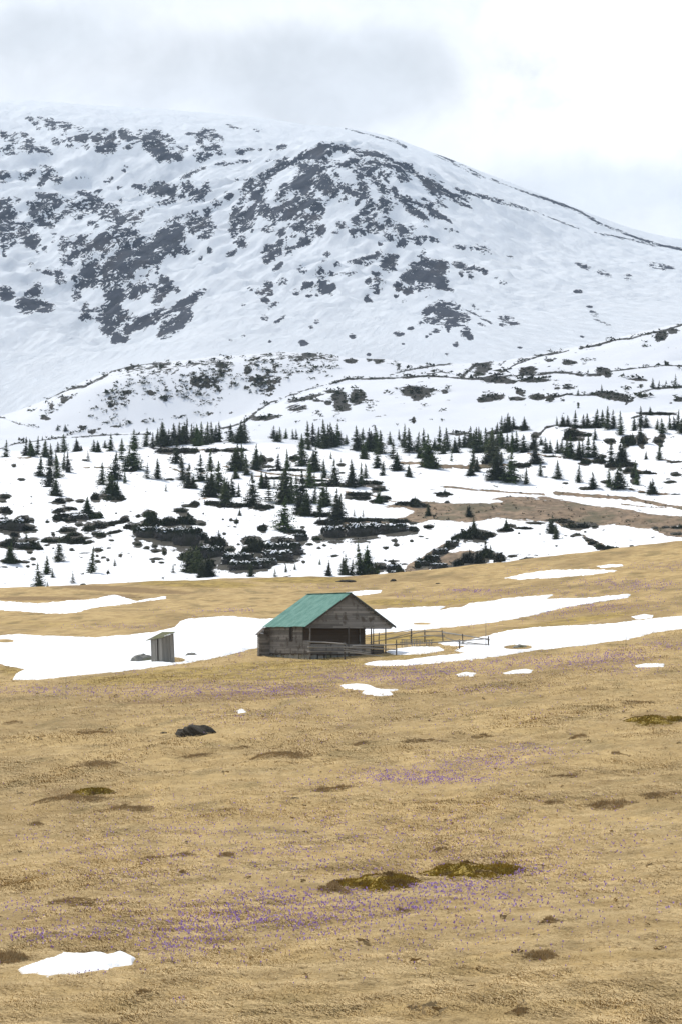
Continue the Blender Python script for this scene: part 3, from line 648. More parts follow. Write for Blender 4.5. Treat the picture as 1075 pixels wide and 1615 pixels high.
HP([(645, 826), (690, 818), (680, 812), (640, 803), (600, 799), (640, 792), (680, 795)])
HP([(522, 823), (560, 818), (600, 817), (636, 818), (642, 826), (630, 832), (590, 836), (550, 838), (525, 834)])
HP([(628, 905), (640, 893), (665, 878), (690, 863), (715, 848), (725, 852), (722, 860), (700, 868), (712, 872), (740, 868), (755, 872), (760, 890), (715, 898), (690, 892), (665, 905)])
HP([(918, 843), (935, 851), (955, 860), (970, 866), (992, 868), (985, 874), (960, 876), (945, 868), (925, 857)])
L(heath_ch, 640, 760, 4.886, "14 .95 300 38 400 45 500 60 700 72 850 85 1050 95")
L(heath_ch, 850, 740, 4.778, "24 1 130 180 300 195 450 205 560 210 700 225 900 265 1075 290;10 .8 620 262 800 285 960 290;16 .9 680 150 770 170 860 185 1000 190;14 .85 960 185 1075 195 1200 210;8 .8 560 200 700 212 760 228")
L(heath_ch, 350, 650, 2.986, "7 .8 0 255 100 262 230 290 380 300 500 312 560 345 700 350;8 .85 580 375 700 390 800 420 900 430;8 .7 150 300 300 320 420 330;12 .9 850 240 930 240 1010 250 1075 265;9 .8 0 430 120 435 240 455")
L(heath_ch, 700, 620, 2.867, "16 1 0 330 100 335 200 330;8 .8 180 320 300 325 380 335;8 .8 380 272 520 290 640 300 720 310;8 .8 840 340 900 355 960 365;7 .7 600 170 660 185;6 .8 980 300 1075 310")
L(heath_ch, 0, 650, 2.986, "5 .6 0 235 80 215 200 215;5 .6 110 248 250 255 380 260 520 262;10 .85 750 185 850 190 900 180 1020 178;7 .7 800 260 900 300 1075 262;10 .8 940 410 1000 400 1075 405;6 .6 800 310 900 330")
# brush and cliffs on the snow slope: dark ground beneath, shrubs and outcrops on top (kind r = rock)
SHR = []
def SB(x0, y0, sc, txt, kind='s'):
    for e in txt.replace('\n', '').split(';'):
        p = [float(k) for k in e.split()]
        if len(p) < 4: continue
        if len(p) < 5: p.append(0.0)
        X_, Y_, rx, ry, a = x0 + p[0] / sc, y0 + p[1] / sc, p[2] / sc, p[3] / sc, p[4]
        SHR.append((kind, X_, Y_, rx, ry, a))
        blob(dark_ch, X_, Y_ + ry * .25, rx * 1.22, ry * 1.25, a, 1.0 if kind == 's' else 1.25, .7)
ms = 4.886
SB(0, 760, ms, """35 115 35 18;20 148 30 10;40 220 45 28;75 235 20 15;245 290 22 18;180 290 50 30;210 350 60 30;265 370 25 10;110 400 35 25;20 480 40 20;90 470 60 40;235 470 80 35;240 510 70 15;228 540 20 10;
85 610 70 15;25 605 30 12;35 655 25 6;460 145 48 20;535 135 28 14;618 145 30 16;365 300 16 16;410 398 15 14;500 210 70 16 -10;430 230 30 12;540 255 110 18;440 280 35 20;680 265 90 22;530 290 50 18;610 325 30 15;
720 250 60 22;690 350 45 35;770 330 60 32;830 330 45 15;900 310 70 14 -10;960 285 35 22 -45;880 385 60 12 -10;775 400 45 28;735 395 30 15;520 365 60 28;570 400 50 22;560 445 80 30;640 430 45 12;
620 468 90 12;700 460 35 8;410 450 70 22;360 485 22 8;735 115 35 28;800 105 40 10;880 125 70 20;760 520 35 16;840 508 20 7;650 548 45 4;555 520 22 12;410 510 10 8;750 568 10 8;755 612 25 10;797 582 15 6;
832 600 10 12;255 590 16 8;195 618 28 8;217 650 14 10;258 635 15 6;130 657 9 6;930 565 10 10;1060 470 30 16;1047 445 12 6;1062 262 14 10;895 240 8 5;860 450 18 6;832 697 10 14;640 790 18 7;-60 300 60 40;-80 460 60 35""")
SB(0, 760, ms, "70 330 110 45;600 268 80 22;170 490 60 22", 'r')
SB(200, 780, ms, """180 150 45 30;195 200 55 30;90 162 14 10;60 245 70 26;330 210 60 34;460 200 75 38;420 120 48 20;525 75 25 20;650 60 40 15;710 80 28 14;575 220 30 18;750 300 14 12;90 380 28 18;
215 390 20 16;155 408 20 10;220 430 30 14;290 435 16 25;240 495 50 8;205 515 14 12;268 522 22 8;590 145 8 8;645 350 45 16 -35;500 470 80 50;560 430 60 50;700 370 60 45;800 420 35 20;640 530 40 30;950 350 60 40;
1000 400 60 50;920 420 30 30;860 380 12 8;1045 260 35 25;830 80 150 18;1040 100 50 18;960 100 20 10;845 205 18 20;805 190 14 12;835 248 14 7;740 187 9 7;590 320 40 40""")
SB(200, 780, ms, "160 290 90 45;330 310 110 55;460 330 100 75;650 450 90 50;860 500 120 45;900 550 130 38;1050 540 60 35", 'r')
SB(400, 780, 4.135, """60 215 28 18 -30;270 240 70 13;180 310 100 40;30 320 40 45;410 285 28 20;363 322 20 9;425 348 12 6;460 330 12 6;455 235 20 25;490 180 80 18;640 165 80 14;800 162 150 10;
950 172 60 14;1040 225 28 20;1035 185 30 7;915 298 20 10;930 325 20 12;860 345 18 9;1030 300 12 7;905 432 40 6;855 428 10 5;980 452 18 5;525 398 25 7 -10;325 438 10 8;760 495 60 35;830 470 45 26;
700 20 60 10;640 20 40 7;820 40 50 14;850 15 30 10;1000 55 60 10;1050 40 30 16;430 130 60 16;320 215 12 6""")
SB(400, 780, 4.135, "310 285 40 26;180 360 130 45;150 400 110 35;70 440 80 24;520 248 75 40;700 235 110 45;870 222 130 32;910 475 50 18;940 508 50 12", 'r')
SB(640, 760, ms, """290 90 50 10;345 95 20 6;70 140 25 14;60 170 80 9;315 152 20 9;175 345 38 16;55 362 35 22;120 422 18 6;160 436 15 5;45 456 16 10;460 410 60 38;560 410 60 40;625 408 50 20;420 410 40 16;400 625 40 28;
480 590 50 45;560 590 50 50;620 550 60 45;715 585 45 38;770 370 50 14;800 335 40 13;910 355 70 10;990 315 60 9;815 570 30 9;960 595 70 12;870 395 8 7""")
SB(640, 760, ms, "350 480 55 26 -35;260 540 60 26 -35;200 590 60 24 -35;130 630 60 22 -30;260 650 60 22", 'r')
SB(850, 740, 4.778, """285 425 80 22;415 425 25 16;200 395 50 12;130 380 80 10;285 490 25 10;375 530 40 12 20;430 565 50 16 20;540 600 50 13;640 600 40 8;700 585 18 9;755 585 28 9;250 503 14 8;345 470 10 8;485 625 10 8;
875 440 22 8;960 435 30 8;1040 435 40 15;1040 485 45 11;800 30 80 8;720 40 30 34;720 95 30 12;990 90 45 7;1030 40 30 8;970 72 20 6;800 175 50 6;1030 185 50 6;645 15 15 13;205 102 18 7;500 590 50 16""")
ms = 2.986
SB(0, 650, ms, "800 180 60 14;890 180 40 14;1000 178 30 11;400 225 12 5;610 275 30 5;800 315 20 5;880 440 25 6;1000 430 30 9;920 430 20 12;65 250 10 8;100 315 16 7;20 390 25 8;870 460 0 0")
SB(350, 650, ms, "60 178 60 9;190 220 20 20;215 255 30 7;300 270 80 6;230 222 15 8;340 215 20 12;560 245 16 7;565 285 12 5;270 310 60 6;500 340 60 8;530 345 50 7;640 385 60 10;700 330 50 12;740 360 30 12;660 405 35 8;760 405 30 9;60 435 70 8;200 445 40 12;430 320 60 6;880 430 50 10;1040 385 30 9;930 440 40 9")
SB(700, 620, 2.867, """575 180 28 20;630 185 30 8;615 208 15 5;655 188 12 7;570 205 30 9;750 215 25 10;835 212 28 26;890 210 20 25;775 325 40 12;640 310 25 10;700 305 30 12;480 285 25 5;410 190 14 12;650 150 60 6;205 310 30 10;
350 325 35 11;730 400 20 6;550 405 12 5;640 430 30 5;940 90 50 6;1000 92 40 6;970 215 20 12;985 190 12 10;715 285 18 6;800 320 50 12;840 345 20 14;900 357 30 7;1020 400 30 6;1045 365 20 8;980 235 12 8;450 330 10 5;
500 380 20 5;1045 308 30 5;130 120 0 0;60 182 50 5;220 180 30 5;340 155 30 7""")


# ------------------------------------------------------------------ terrain sheets (one polar net round the viewer, cut into four bands)
def thetas(fine):
    lo, hi = math.atan((-60 - 537.5) / F), math.atan((1135 - 537.5) / F)
    inner = np.arange(lo, hi, fine / F)
    def wing(a, b, n): return a + (b - a) * (np.linspace(0, 1, n)**2.2)
    left = wing(lo, -math.pi, 60)[::-1][:-1]; right = wing(inner[-1], math.pi, 60)[1:]
    return np.concatenate([left, inner, right])
def sheet(name, rs, fine, material, chs, wings=True):
    th = thetas(fine)
    if not wings: th = th[(th > -.9) & (th < .9)]
    T, RR = np.meshgrid(th, rs)
    X = RR * np.sin(T); Y = RR * np.cos(T); Z = height(X, Y)
    wide = sstep(np.abs(T), .5, 1.2)
    Z = Z * (1 - wide) + wide * np.minimum(Z, 8 + .0 * Z)
    nr, nc = X.shape
    idx = np.arange(nr * nc, dtype=np.int64).reshape(nr, nc)
    q = np.stack([idx[:-1, :-1], idx[:-1, 1:], idx[1:, 1:], idx[1:, :-1]], -1).reshape(-1, 4)
    px, py = project(X, Y, Z)
    at = {k: sample(ch, px, py).ravel() * (np.abs(T.ravel()) < .3) for k, ch in chs.items()}
    o = link_mesh(name, np.stack([X, Y, Z], -1).reshape(-1, 3), q[:, ::-1].copy(), material, smooth=True, attrs=at)
    return tag(o, kind='structure')
def geo(a, b, n): return np.exp(np.linspace(math.log(a), math.log(b), n))

# meadow charts
olive_ch = chart(); brown_ch = chart()
for e in ((430, 1052, 90, 10, -2, .95), (300, 1062, 110, 9, -3, .9), (520, 1046, 60, 7, 0, .9), (200, 1072, 90, 8, -3, .8), (420, 1066, 120, 9, 0, .7), (480, 915, 90, 5, 0, .8), (300, 920, 120, 7, 2, .7), (240, 975, 120, 8, -6, .35),
          (850, 950, 0, 0, 0, 0), (700, 950, 90, 5, -4, .6), (620, 950, 50, 6, 0, .7), (760, 968, 50, 4, -6, .7), (900, 980, 120, 6, -8, .6), (820, 1018, 16, 4, 0, .8), (640, 1036, 60, 5, 0, .6), (640, 1008, 70, 8, 0, .75), (60, 985, 80, 8, 0, .4), (20, 1058, 25, 10, 0, .6), (262, 1040, 16, 5, 0, .8)): blob(olive_ch, *e)
for e in ((200, 930, 120, 5, 3, .75), (60, 944, 80, 4, 0, .7), (190, 940, 30, 3, 0, .8), (370, 1098, 120, 9, -2, .8), (250, 1106, 90, 6, 0, .65), (480, 1088, 60, 7, 0, .75), (640, 1080, 100, 9, -3, .6), (800, 1068, 110, 6, -5, .55), (960, 1045, 110, 6, -5, .6), (700, 935, 130, 4, -3, .5), (950, 960, 90, 6, -6, .6), (560, 1095, 50, 6, 0, .6),
          (600, 1388, 66, 20, -3, .9), (745, 1370, 70, 24, 0, .8), (525, 1402, 30, 10, 0, .6), (120, 1255, 60, 12, 5, .7), (205, 1272, 40, 8, 5, .6), (1035, 1134, 45, 14, 0, .8), (445, 1188, 55, 12, 0, .55), (150, 1205, 40, 7, 0, .6), (115, 1420, 32, 8, 0, .7), (960, 1268, 36, 8, -8, .7), (1045, 1252, 30, 7, -5, .7), (310, 1192, 30, 5, 0, .6), (145, 1154, 25, 5, 0, .6), (10, 1515, 30, 12, 0, .6),
          (665, 1168, 40, 6, 0, .6), (570, 1171, 18, 5, 0, .6), (525, 1243, 38, 5, 0, .5), (265, 1351, 50, 4, 0, .55), (560, 910, 30, 3, 0, .5)): blob(brown_ch, *e)
blob(olive_ch, 610, 1386, 40, 12, 0, .8); blob(olive_ch, 735, 1372, 45, 14, 0, .8); blob(olive_ch, 1045, 1132, 30, 8, 0, .8)

sheet('meadow', np.concatenate([[.05, 3, 8, 16, 26, 38], geo(50, 205, 300), geo(206, 300, 150), geo(302, 520, 190)]), 2.0, M_MEADOW, {'olive': olive_ch, 'brown': brown_ch})
sheet('snow_slope', np.concatenate([geo(520, 945, 330), geo(948, 1060, 30)]), 2.0, M_SLOPE, {'dark': dark_ch, 'heath': heath_ch})
sheet('moraine_hills', np.concatenate([geo(1060, 1490, 110), geo(1496, 1900, 130)]), 2.2, M_HILL, {'dark': hill_ch, 'heath': hill_ch * .5})
sheet('mountain', np.concatenate([geo(1900, 3640, 420), geo(3660, 5700, 50)]), 2.0, M_MOUNT, {'dark': rock_ch}, wings=False)

tick('terrain')
# ------------------------------------------------------------------ snow patches lying on the meadow
PATCH = [
 ("long white snow strip under the dark bank at the far left of the meadow", .10, [(-230, 952), (-90, 948), (0, 948), (30, 950), (60, 952), (100, 948), (150, 945), (172, 939), (182, 938), (195, 942), (215, 948), (262, 940), (262, 945), (230, 948), (200, 953), (150, 958), (120, 967), (80, 968), (40, 965), (0, 962), (-90, 960), (-230, 958)]),
 ("large white snow patch surrounding the small grey outhouse and running behind the barn", .16, [(-290, 1006), (-120, 1003), (0, 1003), (30, 1001), (60, 1003), (100, 1004), (150, 1006), (200, 1002), (240, 998), (275, 990), (285, 980), (300, 976), (330, 974), (360, 972), (420, 977), (500, 970), (560, 965), (612, 960), (680, 957), (702, 957), (690, 963), (730, 957), (740, 952), (760, 950), (800, 944), (872, 938), (860, 945), (930, 943), (995, 937), (990, 943), (940, 950), (890, 958), (850, 968), (800, 978), (760, 984), (700, 990), (650, 995), (612, 997), (560, 1003), (500, 1008), (450, 1013), (403, 1022), (370, 1031), (340, 1038), (300, 1045), (270, 1049), (220, 1056), (170, 1061), (120, 1066), (60, 1072), (20, 1073), (25, 1064), (40, 1056), (10, 1050), (0, 1047), (-120, 1050), (-260, 1040), (-330, 1020)]),
 ("broad white snow patch at the right running from the fenced pen to the frame edge", .14, [(570, 1048), (600, 1043), (641, 1042), (670, 1037), (700, 1034), (735, 1031), (715, 1026), (735, 1020), (700, 1018), (690, 1014), (730, 1011), (765, 1004), (800, 995), (840, 990), (900, 987), (950, 985), (1000, 980), (1040, 975), (1075, 972), (1200, 964), (1330, 952), (1390, 955), (1340, 966), (1200, 986), (1075, 992), (1030, 998), (990, 1009), (960, 1012), (920, 1018), (850, 1025), (800, 1033), (750, 1040), (700, 1045), (640, 1050), (600, 1051)]),
 ("small snow patch inside the fenced pen next to the barn", .10, [(608, 1028), (625, 1023), (650, 1020), (692, 1020), (700, 1026), (680, 1030), (650, 1033), (620, 1033)]),
 ("flat snow patch high on the right of the meadow with a ragged tail", .10, [(793, 912), (830, 904), (870, 899), (925, 898), (965, 899), (978, 900), (930, 907), (880, 911), (820, 914)]),
 ("tiny snow sliver near the right crest of the meadow", .07, [(940, 893), (960, 890), (980, 890), (983, 893), (950, 896)]),
 ("thin snow sliver just right of the barn roof peak", .08, [(540, 935), (575, 931), (602, 931), (600, 935), (570, 939), (545, 940)]),
 ("broken lacy snow patch below the barn in brown turf", .06, [(535, 1081), (560, 1078), (580, 1080), (600, 1087), (632, 1087), (615, 1091), (620, 1097), (590, 1098), (570, 1093), (576, 1088), (545, 1086)]),
 ("short snow sliver below the pen, left of two", .06, [(718, 1064), (735, 1060), (750, 1062), (746, 1067), (722, 1067)]),
 ("snow sliver below the pen, right of two", .06, [(790, 1062), (810, 1057), (830, 1055), (841, 1057), (836, 1062), (800, 1063)]),
 ("small snow sliver near the right edge below the broad patch", .06, [(1002, 1050), (1020, 1046), (1048, 1047), (1046, 1052), (1005, 1053)]),
 ("tiny snow remnant in brown turf below the barn's left corner", .05, [(371, 1122), (381, 1118), (389, 1122), (377, 1125)]),
 ("oval white snow patch lying alone in the near grass at lower left", .045, [(28, 1530), (45, 1523), (60, 1518), (85, 1511), (100, 1503), (125, 1504), (150, 1503), (170, 1505), (190, 1502), (203, 1507), (214, 1512), (208, 1522), (190, 1524), (170, 1530), (140, 1532), (120, 1538), (90, 1537), (75, 1541), (55, 1536), (35, 1537)]),
 ("short snow sliver above the broad patch near the right edge", .07, [(995, 973), (1015, 969), (1030, 970), (1028, 975), (1003, 977)]),
]
for lab, T_, poly in PATCH:
    P = np.array(poly, float)
    X, Y, Z = hit(P[:, 0], P[:, 1], 45, 480)
    ok = ~np.isnan(X)
    r = np.hypot(X[ok], Y[ok]); th = np.arctan2(X[ok], Y[ok])
    r0, r1 = r.min() * .975, r.max() * 1.03
    t0, t1 = th.min() - 8 / F, th.max() + 8 / F
    nt = int(min(700, max(40, (t1 - t0) * F / 1.3))); nr = int(min(420, max(50, (r1 - r0) / (.22 if r0 < 120 else .45))))
    TT, RR = np.meshgrid(np.linspace(t0, t1, nt), np.linspace(r0, r1, nr))
    Xg = RR * np.sin(TT); Yg = RR * np.cos(TT); Zg = height(Xg, Yg)
    px, py = project(Xg, Yg, Zg)
    sd = poly_sdf(px, py, poly)
    big = P[:, 0].max() - P[:, 0].min() > 150
    sd = sd + (1.3 if big else .9) * fbm(Xg * 1.0, Yg * .4, 61, 3, .6) + .7 * fbm(Xg * 3.2, Yg * 1.1, 66, 2, .6)
    for (hx, hy, hrx, hry) in ((270, 1041, 22, 4.5), (816, 1021, 22, 4), (8, 1011, 14, 3), (665, 984, 14, 2.0), (640, 945, 20, 3)):
        sd = np.minimum(sd, (np.sqrt(((px - hx) / hrx)**2 + ((py - hy) / hry)**2) - 1) * hry)
    if r0 < 120: sd = sd + 1.6 * fbm(Xg * 2.2, Yg * .8, 68, 3, .6)
    hgt = T_ * np.clip(sd / 2.2, -1, 1) + np.where(sd > 2.2, .03 * fbm(Xg / 2.5, Yg / 3, 71, 2), 0) + .08 * np.clip(sd / 14, 0, 1)
    Zs = Zg + hgt
    keep = sd > -2.0
    idx = np.arange(nr * nt).reshape(nr, nt)
    q = np.stack([idx[:-1, :-1], idx[1:, :-1], idx[1:, 1:], idx[:-1, 1:]], -1).reshape(-1, 4)
    kq = keep.ravel()[q].any(1); q = q[kq]
    used = np.unique(q); remap = np.zeros(nr * nt, np.int64); remap[used] = np.arange(len(used))
    V = np.stack([Xg, Yg, Zs], -1).reshape(-1, 3)[used]
    o = link_mesh('snow_patch', V, remap[q][:, ::-1].copy(), M_SNOW, smooth=True)
    tag(o, lab, None, None, 'structure')

tick('patches')
# ------------------------------------------------------------------ points on the ground / at a distance
def gp(px, py, dmin=45, dmax=480):
    X, Y, Z = hit([px], [py], dmin, dmax); return Vector((float(X[0]), float(Y[0]), float(Z[0])))
def at(px, py, Yd):
    a, b, c_ = ray(px, py); k = Yd / b
    return Vector((float(a * k), float(Yd), float(c_ * k)))

# ------------------------------------------------------------------ barn
A = R(25)
P0 = at(488, 1037, 255.0)
barn = empty('barn', P0, A)
tag(barn, "grey weathered plank barn with green sheet metal roof and open porch, standing on the meadow", "barn")
def boards(mb, p0, p1, z0, z1, bh=.19, thick=.03, out=(0, 0), topf=None, col=None, skip=None, botf=None):
    """lapped horizontal boards from p0 to p1 (plan points); topf(t) limits the height along the wall"""
    p0 = Vector((*p0, 0)); p1 = Vector((*p1, 0)); L_ = (p1 - p0).length; dr = (p1 - p0) / L_; nrm = Vector((dr.y, -dr.x, 0))
    z = z0
    while z < z1 - .02:
        h = min(bh * random.uniform(.85, 1.12), z1 - z)
        # pieces
        cuts = [0.0]; x = 0
        while x < L_:
            x += random.uniform(2.2, 4.2); cuts.append(min(x, L_))
        if L_ - cuts[-2] < .6 and len(cuts) > 2: cuts.pop(-2)
        for a, b in zip(cuts[:-1], cuts[1:]):
            segs = [(a, b)]
            if skip:
                for (s0, s1, k0, k1) in skip:
                    if z < k1 and z + h > k0:
                        ns = []
                        for (m, n) in segs:
                            if n <= s0 or m >= s1: ns.append((m, n))
                            else:
                                if m < s0: ns.append((m, s0))
                                if n > s1: ns.append((s1, n))
                        segs = ns
            for (m, n) in segs:
                if topf:
                    lo, hi = topf(z + h * .5)
                    m = max(m, lo); n = min(n, hi)
                if n - m < .08: continue
                tl = random.uniform(-.012, .012); c_ = (random.random(),) * 3
                pa = p0 + dr * (m + random.uniform(0, .01)); pb = p0 + dr * (n - random.uniform(.004, .02))
                o1 = nrm * (thick + random.uniform(0, .014)); o2 = nrm * random.uniform(.006, .012)
                zz = lambda s, e: Vector((0, 0, s + e))
                g = .012 + random.uniform(0, .012)
                vs = [pa + o1 + zz(z, tl), pb + o1 + zz(z, -tl), pb + o2 + zz(z + h - g, -tl), pa + o2 + zz(z + h - g, tl),
                      pa + zz(z, tl), pb + zz(z, -tl), pb + zz(z + h - g, -tl), pa + zz(z + h - g, tl)]
                mb.add(vs, [(0, 1, 2, 3), (5, 4, 7, 6), (4, 5, 1, 0), (3, 2, 6, 7), (1, 5, 6, 2), (4, 0, 3, 7)], c_)
        z += h
EH, RH, UC = 2.58, 5.22, 3.53        # eave height, ridge height, ridge line
HALF = 3.9; SL = (RH - EH) / HALF
def under(z):   # inside edges of the gable at height z
    hw = (RH - .07 - z) / SL
    return UC - hw, UC + hw
# side wall facing left, seen from the front: upper part starts behind the porch
side = empty('side_wall', (0, 0, 0)); 
mb = MB()
boards(mb, (0, 8.35), (0, 1.3), .32, EH + .1, skip=[(4.55, 5.05, 1.35, 2.5)])
boards(mb, (0, 1.3), (0, 0.0), .28, 1.38)
mb.box(.035, .05, 1.3, 3.3, .3, 2.6, (.1,) * 3); mb.box(.035, .05, 3.8, 8.35, .3, 2.6, (.1,) * 3); mb.box(.035, .05, 0.05, 1.3, .3, 1.36, (.1,) * 3); mb.box(.035, .05, 3.3, 3.8, .3, 1.34, (.1,) * 3)
bpy.data.objects.remove(side)
side = mb.build('side_wall', M_WOOD, barn)
mb = MB(); mb.box(.06, .12, 3.25, 3.85, 1.3, 2.55, (.1,) * 3); mb.build('window_opening', M_POSTDK, barn)
mb = MB()
for y_ in (3.26, 3.84): mb.box(-.05, .04, y_ - .04, y_ + .04, 1.3, 2.5, (.3,) * 3)
mb.box(-.05, .04, 3.3, 3.8, 1.27, 1.34, (.3,) * 3); mb.build('window_frame', M_POSTDK, barn)
# gable triangle
mb = MB()
def gtop(z):
    lo, hi = under(z); return (max(lo + .32, 0.0) if False else lo + .30, hi + .30)
boards(mb, (-.30, 0), (7.36, 0), 2.36, RH - .05, .19, topf=lambda z: (under(max(z, EH - .02))[0] + .30, under(max(z, EH - .02))[1] + .30))
mb.add([(-.28, .03, EH - .12), (7.34, .03, EH - .12), (UC, .03, RH - .1), (-.28, .045, EH - .12), (7.34, .045, EH - .12), (UC, .045, RH - .1)], [(0, 1, 2), (5, 4, 3), (0, 3, 4, 1), (1, 4, 5, 2), (2, 5, 3, 0)], (.1,) * 3)
mb.build('gable', M_WOOD, barn)
mb = MB(); mb.box(-.25, 7.3, .05, .17, 2.30, 2.44, (.4,) * 3); mb.build('gable_beam', M_POSTDK, barn)
# recessed porch walls
mb = MB()
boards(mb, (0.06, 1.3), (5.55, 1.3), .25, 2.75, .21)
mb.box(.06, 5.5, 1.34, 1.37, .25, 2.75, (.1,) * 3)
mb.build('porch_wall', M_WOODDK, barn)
mb = MB()
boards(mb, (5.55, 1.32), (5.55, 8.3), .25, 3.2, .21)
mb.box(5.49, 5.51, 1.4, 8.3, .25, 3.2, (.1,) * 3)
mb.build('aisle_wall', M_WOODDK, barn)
mb = MB(); boards(mb, (0.06, 0), (5.42, 0), .3, 1.08, .17); mb.build('parapet', M_WOOD, barn)
mb = MB(); mb.box(4.98, 5.06, 1.18, 1.27, .3, 2.5, (.6,) * 3); mb.build('porch_batten', M_WOOD, barn)
mb = MB(); boards(mb, (5.5, .28), (6.75, .28), .2, 1.12, .23); mb.build('aisle_board', M_POSTDK, barn)
# back gable and floor
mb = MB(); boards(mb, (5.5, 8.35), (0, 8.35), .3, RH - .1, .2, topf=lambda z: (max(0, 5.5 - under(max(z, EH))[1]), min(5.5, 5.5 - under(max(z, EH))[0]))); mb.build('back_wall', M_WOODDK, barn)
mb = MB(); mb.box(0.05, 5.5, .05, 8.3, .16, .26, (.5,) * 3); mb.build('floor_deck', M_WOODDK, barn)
# posts
for (x, y, r_) in ((.04, -.01, .075), (3.45, -.03, .06), (5.46, -.02, .065), (5.72, .1, .05), (6.78, .02, .06), (6.78, 4.1, .06), (6.78, 8.1, .06), (5.6, 8.3, .06)):
    mb = MB(); mb.bar((x, y, -.25), (x, y, 2.42), r_, r_ * .85, 8, bend=.015); mb.build('post', M_POSTDK if x > 1 else M_WOOD, barn, True)
# foundation stones and short log stubs under the side wall
mb = MB(); rs_ = random.Random(3)
y_ = .1
while y_ < 8.3:
    w_ = rs_.uniform(.3, .6)
    mb.box(.03, .35, y_, y_ + w_ * .86, -.3, rs_.uniform(.16, .27), (rs_.random() * .8,) * 3, .04); y_ += w_
x_ = .1
while x_ < 5.3:
    w_ = rs_.uniform(.35, .7)
    mb.box(x_, x_ + w_ * .85, .05, .35, -.35, rs_.uniform(.14, .25), (rs_.random() * .8,) * 3, .04); x_ += w_
mb.build('foundation', M_STONE, barn)
mb = MB(); mb.box(-.03, .12, 0, 8.35, .24, .36, (.3,) * 3); mb.box(.1, 5.5, -.02, .12, .22, .33, (.3,) * 3); mb.build('sill_beam', M_POSTDK, barn)
# lean-to at the far left corner
mb = MB()
def ltop(z): return (max(0.0, .92 - (2.62 - z) / .98 * 0 - .92 + max(0.0, (z - 1.93) / .8 * .92)), .92)
boards(mb, (-.92, 7.9), (0, 7.9), .05, 2.5, .19, topf=ltop)
boards(mb, (-.92, 8.35), (-.92, 7.9), .0, 1.98, .19)
mb.box(-.87, -.04, 7.94, 7.96, 0, 1.95, (.1,) * 3); mb.box(-.55, -.04, 7.95, 7.97, 1.9, 2.36, (.1,) * 3); mb.box(-.88, -.86, 7.96, 8.34, 0, 1.95, (.1,) * 3)
mb.build('lean_to_wall', M_WOOD, barn)
mb = MB()
vs = [(-1.06, 7.75, 1.86), (-.4, 7.75, 2.44), (-.4, 8.45, 2.44), (-1.06, 8.45, 1.86)]
vs += [(a, b, c_ - .05) for a, b, c_ in vs]
mb.add(vs, [(0, 1, 2, 3), (7, 6, 5, 4), (0, 4, 5, 1), (1, 5, 6, 2), (2, 6, 7, 3), (3, 7, 4, 0)], (.5,) * 3)
mb.build('lean_to_roof', M_POSTDK, barn)
# sheet metal roof: two slopes with shallow ribs, battens and barge boards
def slope(mb, sgn, v0, v1):
    n = int((v1 - v0) / .1); e = HALF + .14
    us = [UC + sgn * e * t for t in (0, .25, .5, .75, 1.0)]
    jit = [random.uniform(-.012, .012) for _ in range(n + 1)]
    vs = []
    for lay in (0, -.028):
        for k in range(n + 1):
            vv = v0 + (v1 - v0) * k / n
            for i, u_ in enumerate(us):
                z = RH - SL * abs(u_ - UC) + (.020 if k % 3 == 0 else 0) + lay + jit[k // 6] + (.01 * math.sin(vv * 2.1 + i))
                vs.append((u_ + (sgn * .0), vv, z))
    m = n + 1; fs = []
    for k in range(n):
        for i in range(4):
            a = k * 5 + i; q = (a, a + 1, a + 6, a + 5); o_ = m * 5
            fs.append(q if sgn < 0 else q[::-1]); fs.append(tuple(j + o_ for j in (q[::-1] if sgn < 0 else q)))
    for k in range(n):
        a = k * 5 + 4; fs.append((a, a + m * 5, a + m * 5 + 5, a + 5))
        a = k * 5; fs.append((a, a + 5, a + m * 5 + 5, a + m * 5))
    for i in range(4):
        fs.append((i, i + m * 5, i + 1 + m * 5, i + 1)); a = n * 5 + i; fs.append((a, a + 1, a + 1 + m * 5, a + m * 5))
    mb.add(vs, fs, (.5,) * 3)
roofo = None
for sg in (-1, 1):
    mb = MB(); slope(mb, sg, -.32, 8.3)
    ro = mb.build('roof', M_ROOF, barn)
    if sg < 0: roofo = ro
mb = MB(); mb.box(UC - .13, UC + .13, -.34, 8.32, RH + .0, RH + .035, (.5,) * 3); mb.build('ridge_cap', M_ROOF, roofo)
for sg in (-1, 1):
    mb = MB(); e = HALF + .13
    a = Vector((UC, -.34, RH - .03)); b = Vector((UC + sg * e, -.34, RH - SL * e - .03))
    vs = []
    for p in (a, b):
        for (dy, dz) in ((0, 0), (.03, 0), (.03, -.14), (0, -.14)): vs.append((p.x, p.y + dy, p.z + dz))
    mb.add(vs, [(0, 4, 5, 1), (1, 5, 6, 2), (2, 6, 7, 3), (3, 7, 4, 0), (0, 1, 2, 3), (7, 6, 5, 4)], (.2,) * 3)
    mb.build('barge_board', M_POSTDK, barn)
for k in range(6):
    sg = 1; d_ = .5 + k * .66
    mb = MB(); 
    for sg in (-1, 1):
        u_ = UC + sg * d_; z = RH - SL * d_ - .05
        mb.bar((u_, -.28, z), (u_, 8.25, z), .03, n=5, seg=1, col=(.3,) * 3)
    mb.build('purlin', M_POSTDK, barn)

